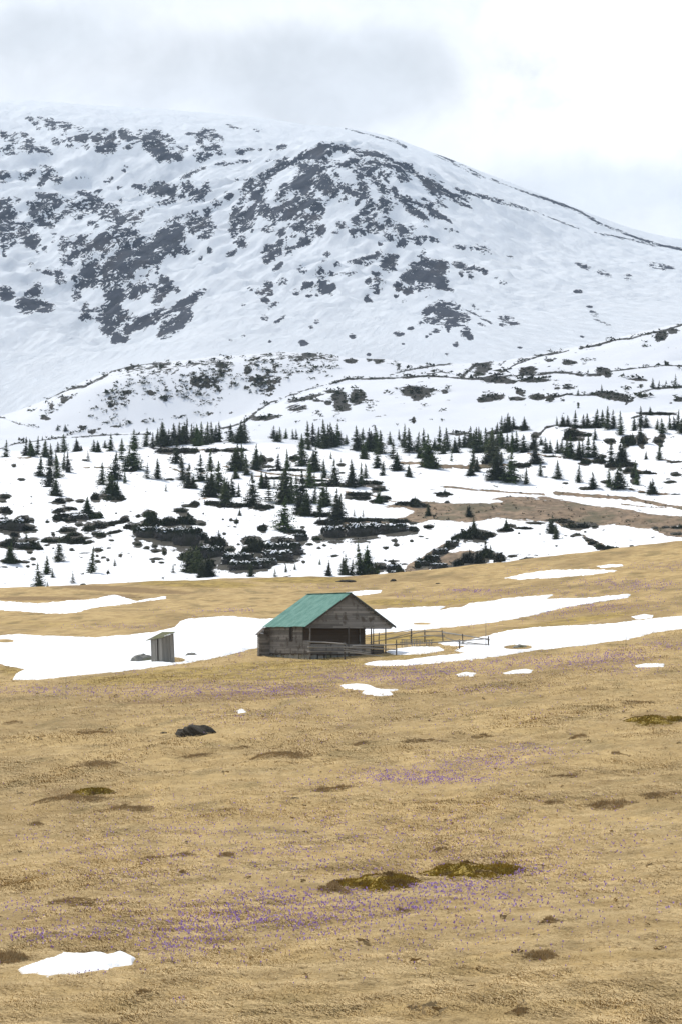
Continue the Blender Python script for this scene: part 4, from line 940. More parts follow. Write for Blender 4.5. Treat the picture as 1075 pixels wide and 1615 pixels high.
# ------------------------------------------------------------------ outhouse
Q = at(256.6, 1046.5, 0 + gp(256.6, 1046.5).y)
oh = empty('outhouse', Q, R(45)); oh.rotation_euler = (R(.5), R(-2.2), R(45))
tag(oh, "small leaning grey plank outhouse with mossy slanted roof, in the snow left of the barn", "outhouse")
sc_ = Q.y / F
Wd = 18.2 * sc_ / math.cos(R(45)); H0, H1, H2 = 37.5 * sc_, 41 * sc_, 47 * sc_
def vboards(mb, a, b, ha, hb, n, lean=.0, open_k=()):
    a = Vector((*a, 0)); b = Vector((*b, 0)); dr = (b - a) / n; nrm = Vector((dr.y, -dr.x, 0)).normalized()
    for k in range(n):
        if k in open_k: continue
        h = ha + (hb - ha) * (k + .5) / n + random.uniform(-.03, .01)
        pa = a + dr * (k + .04); pb = a + dr * (k + .95); o_ = nrm * random.uniform(.0, .018); th = nrm * .025
        tw = Vector((lean, lean * -.6, 0)) + dr * random.uniform(-.05, .05)
        vs = [pa + o_, pb + o_, pb + o_ + tw + Vector((0, 0, h)), pa + o_ + tw + Vector((0, 0, h))]
        vs = [p + Vector((0, 0, -.15 if i < 2 else 0)) for i, p in enumerate(vs)] + [p + th + Vector((0, 0, -.15 if i < 2 else 0)) for i, p in enumerate(vs)]
        mb.add(vs, [(3, 2, 1, 0), (4, 5, 6, 7), (0, 1, 5, 4), (2, 3, 7, 6), (1, 2, 6, 5), (3, 0, 4, 7)], (random.random(),) * 3)
mb = MB(); vboards(mb, (0, 0), (Wd, 0), H1, H2, 11, -.09); mb.build('board_wall', M_WOODV, oh)
mb = MB(); vboards(mb, (0, Wd), (0, 0), H0, H1, 9, 0.0, (5,)); ow = mb.build('board_wall', M_WOODV, oh)
mb = MB(); vboards(mb, (Wd, 0), (Wd, Wd), H2, H2 * .97, 8, -.05); vboards(mb, (Wd, Wd), (0, Wd), H2 * .97, H0, 8, -.03); mb.build('back_wall', M_WOODV, oh)
mb = MB()
ov = .16
pts = [(-ov - .2, Wd + ov + .1, H0 - .06), (-ov, -ov, H1 + .01 - .02), (Wd + ov * .3, -ov, H2 + .1), (Wd + ov * .3, Wd + ov, H2 + .08)]
for k in range(9):
    t0, t1 = k / 9 + .008, (k + 1) / 9 - .008
    l0 = Vector(pts[0]).lerp(Vector(pts[3]), t0); l1 = Vector(pts[0]).lerp(Vector(pts[3]), t1)
    r0_ = Vector(pts[1]).lerp(Vector(pts[2]), t0); r1_ = Vector(pts[1]).lerp(Vector(pts[2]), t1)
    e = Vector((0, random.uniform(-.08, .03), random.uniform(0, .02)))
    vs = [l0, l1, r1_ + e, r0_ + e]; vs = vs + [p - Vector((0, 0, .04)) for p in vs]
    mb.add(vs, [(0, 3, 2, 1), (4, 5, 6, 7), (0, 1, 5, 4), (1, 2, 6, 5), (2, 3, 7, 6), (3, 0, 4, 7)], (random.random() * .6,) * 3)
mb.build('roof', M_LICHEN, oh)
def lump(name, size, material, parent=None, seed=0, sub=3, rough=.25, flat=.55):
    """a rounded broken stone or snow lump, unit mesh displaced by noise"""
    import bmesh
    bm = bmesh.new(); bmesh.ops.create_icosphere(bm, subdivisions=sub, radius=1)
    for v_ in bm.verts:
        p = v_.co.copy()
        d = 1 + rough * float(fbm(np.array([p.x * 1.3 + seed * 3.1 + p.z]), np.array([p.y * 1.3 - p.z * .8 + seed]), seed, 3, .6)[0]) * 1.6
        v_.co = Vector((p.x * d * size[0], p.y * d * size[1], max(p.z * d, -.35) * size[2]))
    vs = [v_.co[:] for v_ in bm.verts]; fs = [tuple(x.index for x in f.verts) for f in bm.faces]; bm.free()
    return link_mesh(name, vs, fs, material, parent, False, {'tint': np.random.default_rng(seed).random((len(vs), 3)) * .6})
mb = MB()
cap = lump('snow_lump', (.13, .07, .05), M_SNOW, oh, 3, 2); cap.location = (Wd * .55, -.12, H1 + (H2 - H1) * .55 + .03)
for k, t in enumerate((.18, .38, .78)):
    c2 = cap.copy(); C.objects.link(c2); c2.parent = oh; c2.location = (Wd * t, -.13, H1 + (H2 - H1) * t + .04); c2.scale = (.9 + .2 * k, 1, .8)

# ------------------------------------------------------------------ loose stones on the meadow
def stone(px, py_base, rx, h, material, label, seed, name='boulder', cat='boulder', rz=0, sink=.12, grp=None, dmin=45, dmax=480, ryf=.8):
    p = gp(px, py_base, dmin, dmax); s_ = p.y / F
    o = lump(name, (rx * s_, rx * s_ * ryf, h * s_ * .95), material, None, seed, 5 if rx > 15 else 3, .2)
    o.location = p + Vector((0, rx * s_ * ryf * .8, -sink * h * s_)); o.rotation_euler = (0, 0, rz)
    return tag(o, label, cat, grp)
stone(226, 1046, 20, 17, M_STONE, "grey lichen covered boulder beside the outhouse on its left", 5)
stone(302, 1037, 11, 9, M_STONE, "small grey brown stone in the snow right of the outhouse", 8)
stone(310, 1160, 32, 17, M_STONEDK, "low dark black boulder alone in the meadow left of centre", 12, sink=.05, ryf=.9)
stone(620, 917, 5, 5, M_STONEDK, "small dark stone on the far meadow crest above the barn roof", 15)
stone(820, 1022, 12, 6, M_STONE, "low pale stone poking out of the broad snow patch at right", 17)
stone(546, 918, 18, 4.5, M_STONEDK, "low broken dark rock heap on the far crest above the barn ridge", 19)
stone(690, 921, 4, 2, M_STONEDK, "tiny dark stone on the far meadow right of the barn", 23)
stone(258, 1157, 6, 3, M_STONEDK, "tiny dark stone just left of the black boulder", 29)
stone(465, 1261, 7, 3, M_STONEDK, "flat dark stone in the straw grass below the barn", 31)

# ------------------------------------------------------------------ fenced pen
fence = empty('pole_fence', gp(543, 1041))
tag(fence, "old grey wooden pole fence forming a pen right of the barn", "fence")
FO = fence.location.copy()
def zpt(zx, zy): return 380 + zx / 2.56, 900 + zy / 2.56
posts = {}
def fpost(key, zx, ztop, zbot, r_=.055, lean=0, dist=None):
    px, pb = zpt(zx, zbot); _, pt = zpt(zx, ztop)
    g = gp(px, pb) if dist is None else at(px, pb, dist)
    g.y = min(g.y, 300.0); 
    g = at(px, pb, g.y)
    top = at(px + lean, pt, g.y + .05)
    mb = MB(); mb.bar(g - FO - Vector((0, 0, .35)), top - FO, r_, r_ * .8, 7, bend=.02)
    o = mb.build('fence_post', M_POSTDK, fence, True); posts[key] = g
    return o
fpost('a', 345, 284, 345, .04, dist=254.5); fpost('b', 418, 288, 360, .065)
yb = posts['b'].y
fpost('c', 626, 280, 355, .055, dist=yb + 1.5); fpost('d', 880, 278, 340, .06, dist=yb + 4.5); fpost('e', 997, 265, 338, .075, dist=yb + 6.5)
fpost('f', 686, 235, 308, .055, dist=yb + 19); fpost('g', 740, 238, 305, .06, dist=yb + 19); fpost('h', 817, 240, 306, .055, -3, dist=yb + 17); fpost('i', 897, 255, 318, .055, -2, dist=yb + 12)
fpost('j', 556, 250, 292, .05, dist=yb + 22)
def rail(a, b, ya, yb_, r_=.045, bend=.05, m=M_POLE):
    pa = at(*zpt(*a), ya); pb = at(*zpt(*b), yb_)
    mb = MB(); mb.bar(pa - FO, pb - FO, r_ * 1.15, r_ * .9, 7, bend=bend, seg=8); mb.build('rail', m, fence, True)
ybn = P0.y
rail((270, 288), (422, 297), ybn - .15, yb - .1, .06); rail((270, 309), (422, 308), ybn - .15, yb - .1, .045); rail((270, 328), (420, 328), ybn - .15, yb - .1, .045)
rail((414, 310), (630, 320), yb - .12, yb + 1.4, .045); rail((450, 305), (885, 282), yb + .2, yb + 4.4, .05, .08); rail((620, 298), (1000, 275), yb + 1.3, yb + 6.4, .045, .08)
rail((418, 326), (660, 358), yb - .2, yb + 1.2, .04, .12); rail((414, 318), (520, 334), yb - .2, yb + .5, .035)
rail((876, 296), (1000, 298), yb + 4.3, yb + 6.4, .035); rail((870, 319), (1000, 320), yb + 4.3, yb + 6.4, .035)
rail((590, 276), (690, 250), yb + 21, yb + 19, .035); rail((684, 258), (744, 243), yb + 19, yb + 19, .035); rail((738, 246), (822, 248), yb + 19, yb + 17, .04)
rail((814, 250), (1000, 279), yb + 16.8, yb + 6.6, .055, .04); rail((736, 262), (822, 266), yb + 19, yb + 17, .035); rail((826, 272), (900, 292), yb + 17, yb + 12, .03); rail((895, 286), (1000, 298), yb + 12, yb + 6.6, .03)
rail((520, 290), (690, 262), yb + 22, yb + 19, .035); rail((505, 268), (690, 238), yb + 22, yb + 19, .03); rail((680, 272), (820, 262), yb + 19, yb + 17, .03)
# long upright pole
mp = empty('upright_pole', at(*zpt(988, 338), yb + 6.2))
tag(mp, "tall thin bare pole sticking up at the right corner of the pen", "pole")
mb = MB(); mb.bar(Vector((0, 0, -.3)), at(*zpt(987, 165), yb + 6.2) - mp.location, .035, .014, 6, bend=.02); mb.build('pole', M_POLE, mp, True)
# milking bench at the back of the pen
bn = empty('log_bench', at(*zpt(700, 308), yb + 15)); BO = bn.location.copy()
tag(bn, "row of short posts with a plank on top at the back of the pen", "bench")
mb = MB(); mb.bar(at(*zpt(645, 279), yb + 15.2) - BO, at(*zpt(775, 281), yb + 15) - BO, .035, n=6, bend=.04); mb.build('plank', M_POLE, bn)
mb = MB(); mb.bar(at(*zpt(640, 290), yb + 15.6) - BO, at(*zpt(735, 288), yb + 15.5) - BO, .05, n=6, bend=.02); mb.build('plank', M_POLE, bn)
for zx in (648, 660, 668, 690, 699, 708, 720, 748, 757, 768):
    mb = MB(); mb.bar(at(*zpt(zx, 312), yb + 15) - BO, at(*zpt(zx + random.uniform(-1, 1), 279), yb + 15) - BO, .04, .035, 6); mb.build('leg', M_POLE, bn)
# thin markers
def stake(px, ptop, pbot, r_, lab, lean=0):
    g = gp(px, pbot); t = at(px + lean, ptop, g.y)
    mb = MB(); g2 = g.copy(); mb.bar(Vector((0, 0, -.2)), t - g2, r_, r_ * .8, 6, bend=.01)
    o = mb.build('stake', M_POLE, None, True); o.location = g2; tag(o, lab, "stake")
stake(104, 1068, 1103, .016, "thin grey stake standing in the grass at left, below the outhouse")
stake(986, 1001, 1021, .02, "short thin stake on the edge of the snow patch at far right", 1)
stake(382, 1045, 1056, .014, "short thin stick in olive grass left of the barn corner")
# ------------------------------------------------------------------ spruces
def spruce_mesh(seed, slim, dens, bare=0.0, tops=1):
    """unit-height crown made of drooping boughs carrying needle sprays"""
    r_ = np.random.default_rng(seed); V = []; Fc = []; Cc = []
    def tri(a, b, c_, t):
        k = len(V); V.extend((a, b, c_)); Fc.append((k, k + 1, k + 2)); Cc.extend((t, t, t))
    axes = [(0.0, 0.0, 1.0)] + [(r_.uniform(-.13, .13), r_.uniform(-.1, .1), r_.uniform(.6, .9)) for _ in range(tops - 1)]
    for (ox, oy, H) in axes:
        lev = int(30 * dens)
        for k in range(lev):
            z = bare + (H - bare) * ((k + r_.uniform(0, .8)) / lev)
            f = 1 - (z - bare) / (H - bare + .001)
            L0 = slim * (f**.82) * H + .012
            nb = int(4 + 6 * f)
            if r_.random() < .07: continue
            for j in range(nb):
                an = r_.uniform(0, 2 * math.pi); Lb = L0 * r_.uniform(.5, 1.18)
                d = np.array([math.cos(an), math.sin(an), 0]); sd = np.array([-math.sin(an), math.cos(an), 0])
                p0 = np.array([ox * (z / H if tops > 1 else 1), oy * (z / H if tops > 1 else 1), z]); t = r_.uniform(0, 1)
                droop = r_.uniform(-.15, .45)
                ns = 3 + int(4 * f)
                for s_ in range(ns):
                    q = (s_ + .5) / ns
                    c_ = p0 + d * Lb * q + np.array([0, 0, -droop * Lb * q * q + .10 * Lb * q])
                    wd = Lb * .34 * (1.15 - q) + .012
                    tip = c_ + d * Lb / ns * 1.5 + np.array([0, 0, r_.uniform(-.02, .012)])
                    side_ = r_.choice((-1, 1))
                    tri(c_ + sd * wd * r_.uniform(.3, 1) , c_ - sd * wd * r_.uniform(.3, 1) + np.array([0, 0, r_.uniform(-.012, .012)]), tip, t)
                    tri(c_, c_ + sd * side_ * wd * 1.1 + np.array([0, 0, -.022 - r_.uniform(0, .02)]), c_ + d * Lb * .12 + np.array([0, 0, r_.uniform(-.045, -.015)]), t * .8)
    # leader
    for (ox, oy, H) in axes:
        for k in range(5):
            an = r_.uniform(0, 6.28); z = H - .05 + k * .012
            tri(np.array([ox, oy, z + .05]), np.array([ox + .02 * math.cos(an), oy + .02 * math.sin(an), z]), np.array([ox - .012 * math.cos(an), oy + .012, z - .004]), .5)
    V = np.array(V); Cc = np.array(Cc)
    return V, np.array(Fc), np.repeat(Cc[:, None], 3, 1)
def make_spruce(seed, slim, dens, bare, tops):
    root = empty('spruce', (0, 0, 0))
    V, Fc, Cc = spruce_mesh(seed, slim, dens, bare, tops)
    link_mesh('crown', V, Fc, M_TREE, root, attrs={'tint': Cc})
    mb = MB(); mb.bar((0, 0, -.05), (0, 0, .93), .018, .003, 6, bend=.004); mb.build('trunk', M_BARK, root, True)
    return root
PROTO = [make_spruce(1, .26, 1.0, .02, 1), make_spruce(2, .33, 1.1, .01, 1), make_spruce(3, .34, 1.1, .0, 2), make_spruce(4, .23, .9, .05, 1), make_spruce(5, .25, .6, .06, 1), make_spruce(6, .36, 1.0, 0, 3), make_spruce(7, .29, 1.0, .03, 1)]
TREES = []
def TR(x0, y0, sc, txt, dmin=485, dmax=1040):
    for e in txt.replace('\n', '').split(';'):
        p = e.split()
        if len(p) < 3: continue
        k = p[3] if len(p) > 3 else ''
        TREES.append((x0 + float(p[0]) / sc, y0 + float(p[1]) / sc, float(p[2]) / sc, k, dmin, dmax))
TR(0, 650, 2.986, """27 210 70;118 205 65;143 203 60;175 198 75;210 197 60;240 198 45;272 190 45;303 190 75;362 185 55 b;382 182 25 b;442 185 50 b;460 187 48 b;495 170 35;521 180 70;574 180 50;633 172 80;688 163 80;720 168 65;
742 160 75;770 162 105;795 160 70;820 155 90;845 150 90;877 152 110;905 150 85;930 160 90 b;950 155 95;975 155 95;1000 145 90;1015 140 70;1033 140 85;572 225 85 s;416 232 45 s;190 300 80;235 352 130;262 395 80 b;
270 310 90;298 270 75;320 283 85;265 245 50;240 250 60;480 340 95 b;540 318 115;515 385 90 b;545 395 70 b;590 335 55;632 270 110 b;607 250 70;693 312 65 s;742 315 85;592 275 50;832 240 100;855 265 60;860 320 70;885 358 105 b;
912 358 60 b;947 325 110;990 275 90;1000 400 120 b;1030 380 130;975 400 100;1062 430 110 b;781 373 35 s;413 490 80 b;275 703 105;50 710 85 b;185 828 105;221 765 80;433 760 110 s;344 805 50 s;541 725 32;248 778 35;
225 830 30 s;509 760 20;950 780 80 b;930 755 110 b;900 750 100 b;985 775 90 b;772 670 35;815 757 40 s;125 595 35;1032 605 45;-25 215 75;-70 230 60;-40 330 90""")
TR(350, 650, 2.986, """45 140 75;85 145 95 b;110 140 100;242 108 55;272 110 50;301 108 45;335 112 45;351 112 45;260 138 45 b;405 150 95;430 160 95;455 165 85;482 172 120;500 160 90;520 155 75;545 155 90;530 165 60;587 150 40;632 178 100;
660 130 50;668 222 80 b;693 165 80 b;722 165 90;745 195 95;790 152 55;833 130 45;858 165 95;883 190 100;920 190 85;950 180 90;975 262 140 b;1022 180 100;935 215 50 b;803 220 80 s;823 275 75 b;878 305 55 b;
757 298 60;729 262 80;378 250 120 b;437 280 105 b;70 275 110 b;95 260 100;118 295 85;160 270 105 b;67 312 45 b;185 240 50;264 270 70;311 265 80 s;513 220 30;190 358 70 b;210 358 65 b;147 435 130 b;20 400 80 b;
50 400 80 b;80 400 60;222 420 90 s;247 360 45 s;285 430 150 b;305 420 170;330 430 110;352 390 85;411 355 110 b;435 350 60;383 420 130;370 480 90 b;395 490 110 b;460 490 90 b;436 430 70;480 445 125 b;495 440 80;
483 310 80 s;530 345 110;608 350 90 b;610 270 45;650 350 100 s;675 310 65;540 505 125 b;290 555 140 b;84 487 30 b;70 522 25;738 430 60 b;970 490 55 b;906 425 28;1048 390 30;580 770 90 b;610 770 70 b;645 720 100;
682 740 100 b;650 765 90 b;500 770 65 b;135 775 60 b;250 775 35 s;302 755 35;343 742 25;460 718 25 s;622 490 35 x;663 492 32 x;560 235 20;350 775 0""")
TR(700, 620, 2.867, """15 260 90;68 245 50;90 245 65;120 240 50;145 270 100;165 260 80;190 260 90;215 270 100;213 310 120 b;235 390 110 b;262 390 110;300 400 130;240 300 100;285 260 70;310 265 80 b;328 262 80;237 165 45;257 165 55;
285 175 75 b;272 180 60;314 162 50;364 168 55 b;360 268 72;120 372 50 b;145 355 60 b;130 330 80;32 310 60 x;370 412 70;434 375 60;416 318 75 b;400 255 60 b;439 235 35 b;510 148 40;535 150 45 b;560 150 45;592 157 70;
630 158 55 b;650 158 60;688 152 70;715 150 65;737 165 95;765 160 75;797 190 95;683 210 50;460 270 60;480 270 50;512 272 55;530 272 60;555 285 70;575 295 95;610 285 70;628 290 70;650 292 90;680 290 80;755 310 85;
795 320 95 b;815 315 80;717 310 35 b;516 387 72;608 405 70;673 430 65;746 425 75;780 430 80;795 432 100 b;862 370 60 b;872 415 60 s;943 455 60 b;932 83 35 b;860 170 60;890 150 80;890 225 100;912 155 55;850 235 50 b;
963 165 45 s;985 180 60;1020 165 60;1040 165 55;1055 160 75;1072 180 60;972 302 70 s;912 300 35 s;490 635 70 b;505 660 60 b;135 640 65 b;115 640 40 b;185 740 70 b;210 745 50 b;278 620 50 b;115 560 50 b;606 50 22;1100 165 60;1130 300 70 b""")
TR(700, 500, 2.867, "943 320 40;970 322 32;1003 302 16;1045 325 60 s;713 340 32 s;605 355 25 s;650 250 14;605 400 14;935 425 0", 1045, 1500)
TR(0, 540, 2.6875, "510 357 20;535 350 14;650 335 16;100 425 22;112 425 24;245 372 22;278 376 26;180 415 18", 1045, 1700)
TREES = [t for t in TREES if t[2] > 2]
fr = random.Random(11)
for x0, x1, yb, hh, n in ((240, 350, 704, 26, 9), (475, 530, 706, 30, 6), (560, 720, 712, 26, 9), (735, 800, 706, 28, 8), (30, 110, 717, 20, 4), (760, 830, 715, 24, 3), (880, 930, 722, 24, 3)):
    for k in range(n): TREES.append((fr.uniform(x0, x1), yb + fr.uniform(-5, 4) - (6 if x0 == 240 else 0), hh * fr.uniform(.6, 1.15), fr.choice(['', 'b']), 485, 1040))
def zone(x, y, dmin):
    if dmin > 1000: return 'on the shaded moraine beyond the ridge' + (', right half' if x > 600 else ', left half')
    if y > 868:
        return 'at the snow slope foot, far left' if x < 250 else 'just behind the meadow crest'
    band = 'in the ridge-line row' if (y < 714 if x < 720 else y < 684) else ('on the upper snow slope' if y < 745 else ('on the middle snow slope' if y < 790 else 'on the lower snow slope'))
    col = ['far left', 'left', 'left of centre', 'centre', 'right of centre', 'right', 'far right'][min(6, max(0, int(x / 155)))]
    return f'{band}, {col}'
ORD = ['leftmost', 'second', 'third', 'fourth', 'fifth', 'sixth', 'seventh', 'eighth', 'ninth', 'tenth', 'eleventh', 'twelfth', 'thirteenth', 'fourteenth', 'fifteenth', 'sixteenth', 'seventeenth', 'eighteenth', 'nineteenth', 'twentieth'] + [f'{k}th' for k in range(21, 60)]
zs = {}
for i, t in enumerate(TREES): zs.setdefault(zone(t[0], t[1], t[4]), []).append(i)
TLAB = {}
for z_, ids in zs.items():
    for k, i in enumerate(sorted(ids, key=lambda j: TREES[j][0])):
        t = TREES[i]; kind = {'b': 'bushy dark spruce', 's': 'thin sparse spruce', 'x': 'bare pale sapling', '': 'narrow dark spruce'}[t[3]]
        TLAB[i] = (f"{kind} {z_}, " + ("leftmost" if k == 0 else f"{ORD[k]} from left")) if len(ids) > 1 else f"lone {kind} {z_}"
used = set()
for i, (px, pb, hp, k, dmin, dmax) in enumerate(TREES):
    X, Y, Z = hit([px], [pb], dmin, dmax)
    if np.isnan(X[0]):
        X, Y, Z = hit([px], [pb + 6], dmin, 3000)
        if np.isnan(X[0]): continue
    h = hp * Y[0] / F * 1.16
    pi = {'b': random.choice((1, 2, 5, 2)), 's': random.choice((3, 4)), 'x': 4, '': random.choice((0, 1, 6, 3))}[k]
    o = PROTO[pi] if pi not in used else copy_tree(PROTO[pi])
    used.add(pi)
    o.location = (X[0], Y[0], Z[0] - .02 * h); o.rotation_euler = (R(random.uniform(-3, 3)), R(random.uniform(-4, 4)), random.uniform(0, 6.28))
    wd = random.uniform(.85, 1.5) * (.6 if k == 'x' else 1)
    o.scale = (h * wd, h * wd, h)
    tag(o, TLAB[i], 'spruce', 'spruces on the snow slope')
for pi, o in enumerate(PROTO):
    if pi not in used:
        for ch in list(o.children): bpy.data.objects.remove(ch)
        bpy.data.objects.remove(o)

tick('x')
# ------------------------------------------------------------------ dwarf pines and rock outcrops on the slope
def bush_mesh(seed, n=420):
    r_ = np.random.default_rng(seed); V = []; Fc = []; Cc = []
    blobs = [(r_.uniform(-.62, .62), r_.uniform(-.5, .5), r_.uniform(.3, .6)) for _ in range(7)] + [(0, 0, .8)]
    for k in range(n):
        bx, by, br = blobs[r_.integers(len(blobs))]
        d = r_.normal(size=3); d /= np.linalg.norm(d); d[2] = abs(d[2]) * .95
        p = np.array([bx, by, 0]) + d * br * r_.uniform(.6, 1.25) * np.array([1, 1, 1.05])
        s_ = r_.uniform(.08, .2); t = r_.random()
        a = r_.normal(size=3); a /= np.linalg.norm(a); b = np.cross(a, d); b /= np.linalg.norm(b) + 1e-6
        q = len(V); V.extend((p + a * s_, p - a * s_ * .5 + b * s_, p + d * s_ * 1.4 - b * s_ * .6)); Fc.append((q, q + 1, q + 2)); Cc.extend((t,) * 3)
    # inner mass
    m = 10
    for (bx, by, br) in blobs:
        q = len(V)
        for i in range(4):
            for j in range(m):
                e = i / 3 * 1.5; an = 2 * math.pi * j / m
                rr = br * .62 * r_.uniform(.8, 1.2)
                V.append(np.array([bx + rr * math.cos(an) * math.cos(e), by + rr * math.sin(an) * math.cos(e), rr * math.sin(e) - .05 + (0 if i else -.15)])); Cc.append(.15)
        for i in range(3):
            for j in range(m):
                a0, a1, a2, a3 = q + i * m + j, q + i * m + (j + 1) % m, q + (i + 1) * m + (j + 1) % m, q + (i + 1) * m + j
                Fc.append((a0, a1, a2)); Fc.append((a0, a2, a3))
    return np.array(V), np.array(Fc), np.repeat(np.array(Cc)[:, None], 3, 1)
BP = []
for s_ in range(6):
    V, Fc, Cc = bush_mesh(40 + s_, 520 + 60 * s_)
    BP.append(link_mesh('dwarf_pine', V, Fc, M_BUSH, None, attrs={'tint': Cc}))
def cliff_mesh(seed):
    r_ = np.random.default_rng(seed)
    n, m = 84, 22
    th = np.linspace(0, 2 * math.pi, n, endpoint=False)
    T, J = np.meshgrid(th, np.linspace(0, 1, m + 1))
    prof = np.where(J < .78, 1 - .16 * J, (1 - .16 * .78) * np.sqrt(np.clip(1 - ((J - .78) / .22)**2, 0, 1)))
    ledge = .07 * np.sign(np.sin(J * 17 + 2 * fbm(T * 1.2, J * 2 + seed, seed, 2)))
    x = np.cos(T); y = np.sin(T)
    f = 1 + .38 * fbm(x * 1.7 + seed, y * 1.7 + J * .4, seed, 4, .6) + .16 * fbm(x * 8 + seed, y * 8 + J * 1.2, seed + 3, 3, .7) + ledge
    X_ = x * prof * f; Y_ = y * prof * f * .8
    topn = 1 + .45 * fbm(X_ * 2.4 + seed, Y_ * 2.4, seed + 9, 4, .6)
    Z_ = np.where(J < .78, J / .78 * .9, .9 + (J - .78) * .5) * topn - .2
    V = np.stack([X_, Y_, Z_], -1).reshape(-1, 3)
    i, j = np.meshgrid(np.arange(n), np.arange(m))
    a0 = (j * n + i).ravel(); a1 = (j * n + (i + 1) % n).ravel()
    Fc = np.concatenate([np.stack([a0, a1, a1 + n], -1), np.stack([a0, a1 + n, a0 + n], -1)])
    return V, Fc, np.repeat(r_.random(len(V))[:, None], 3, 1)
CP = []
for s_ in range(4):
    V, Fc, Cc = cliff_mesh(90 + s_)
    CP.append(link_mesh('rock_outcrop', V, Fc, M_CLIFF, None, attrs={'tint': Cc}))
SHR = [s_ for s_ in SHR if s_[3] > .8]
br_ = random.Random(4)
for (kind, X_, Y_, rx, ry, ang) in list(SHR):
    if kind == 'r':
        for k in range(int(max(3, rx / 3))):
            u_ = br_.uniform(-.9, .9)
            SHR.append(('t', X_ + u_ * rx * math.cos(R(ang)), Y_ + u_ * rx * math.sin(R(ang)) - ry * br_.uniform(.1, .9), br_.uniform(3.5, 8), br_.uniform(2.5, 5.5), 0))
SHR.sort(key=lambda s_: -s_[3] * s_[4])
small = []
nS = nR = 0
bz = {}
def bzone(x, y):
    colm = ['left frame edge', 'far left', 'left', 'left of centre', 'above the barn', 'right of centre', 'right', 'far right', 'right frame edge'][min(8, max(0, int((x + 60) / 135)))]
    rowm = 'below the ridge' if y < 735 else 'mid slope' if y < 790 else 'on the bank' if y < 835 else 'low on the slope' if y < 868 else 'at the slope foot'
    return f'{rowm}, {colm}'
pend = []
usedB = set()
for (kind, X_, Y_, rx, ry, ang) in SHR:
    X, Y, Z = hit([X_], [Y_ + ry * .8], 485, 1040)
    if np.isnan(X[0]): continue
    s_ = Y[0] / F
    if kind != 'r' and nS >= 297: small.append((X_, Y_, rx, ry)); continue
    if kind in 'st':
        n = 1 if rx < 2.6 * ry else 2 if rx < 5 * ry else 3
        for q in range(n):
            xx = X_ + (0 if n == 1 else rx * (-.6 + 1.2 * q / (n - 1)) ) * math.cos(R(ang)); yy = Y_ + (0 if n == 1 else rx * (-.6 + 1.2 * q / (n - 1)) * math.sin(R(ang)))
            Xh, Yh, Zh = hit([xx], [yy + ry * .75], 485, 1040)
            if np.isnan(Xh[0]): continue
            i = random.randrange(len(BP)); o = BP[i] if i not in usedB else BP[i].copy()
            if i in usedB: C.objects.link(o)
            usedB.add(i)
            w_ = rx * s_ / n * 1.05 * (1 if n == 1 else 1.25); hh = max(min(ry * random.uniform(1.6, 2.6) * s_, 3.0), .25)
            o.location = (Xh[0], Yh[0] + w_ * (.25 if kind == 's' else -.4), Zh[0] + (-.08 if kind == 's' else .25) * hh); o.scale = (w_, max(w_ * .7, .4), hh); o.rotation_euler = (0, 0, random.uniform(-.5, .5) + random.choice((0, math.pi)))
            pend.append((o, xx, yy, rx * ry, 's')); nS += 1
    else:
        i = nR % 4; o = CP[i] if nR < 4 else CP[i].copy()
        if nR >= 4: C.objects.link(o)
        o.location = (X[0], Y[0] + rx * s_ * .25, Z[0]); o.scale = (rx * s_ * .98, rx * s_ * .42, min(ry * 2.0 * s_, 4.6)); o.rotation_euler = (0, 0, random.uniform(-.25, .25) + R(-ang) * .3)
        nR += 1; pend.append((o, X_, Y_, rx * ry, 'r'))
V0, F0, C0 = bush_mesh(77, 90); VV = []; FF = []; CC = []
for (X_, Y_, rx, ry) in small:
    X, Y, Z = hit([X_], [Y_ + ry * .75], 485, 1040)
    if np.isnan(X[0]): continue
    s_ = Y[0] / F; VV.append(V0 * np.array([rx * s_, rx * s_ * .7, max(ry * 1.6 * s_, .2)]) + np.array([X[0], Y[0], Z[0]])); FF.append(F0 + len(V0) * len(FF)); CC.append(C0)
if VV: tag(link_mesh('small_dwarf_pines', np.concatenate(VV), np.concatenate(FF), M_BUSH, attrs={'tint': np.concatenate(CC)}), "small dark brush tufts scattered over the snow slope", 'brush', None, 'stuff')
print('dwarf pines', nS, 'outcrops', nR, 'spruces', len(TREES))
for (o, x, y, ar, k) in pend: bz.setdefault((k, bzone(x, y)), []).append((x, o, ar))
for (k, z_), lst in bz.items():
    lst.sort(key=lambda q: q[0])
    for j, (x, o, ar) in enumerate(lst):
        sz = 'large' if ar > 90 else 'small' if ar < 15 else 'low'
        nm = f"{sz} dark dwarf pine" if k == 's' else "weathered brown rock outcrop"
        lab = f"{nm} {z_}" + ("" if len(lst) == 1 else (", leftmost" if j == 0 else f", {ORD[j]} from left"))
        if len(lst) == 1: lab = 'only ' + lab
        tag(o, lab, 'shrub' if k == 's' else 'rock outcrop', 'dwarf pines on the snow slope' if k == 's' else 'rock outcrops on the snow slope')

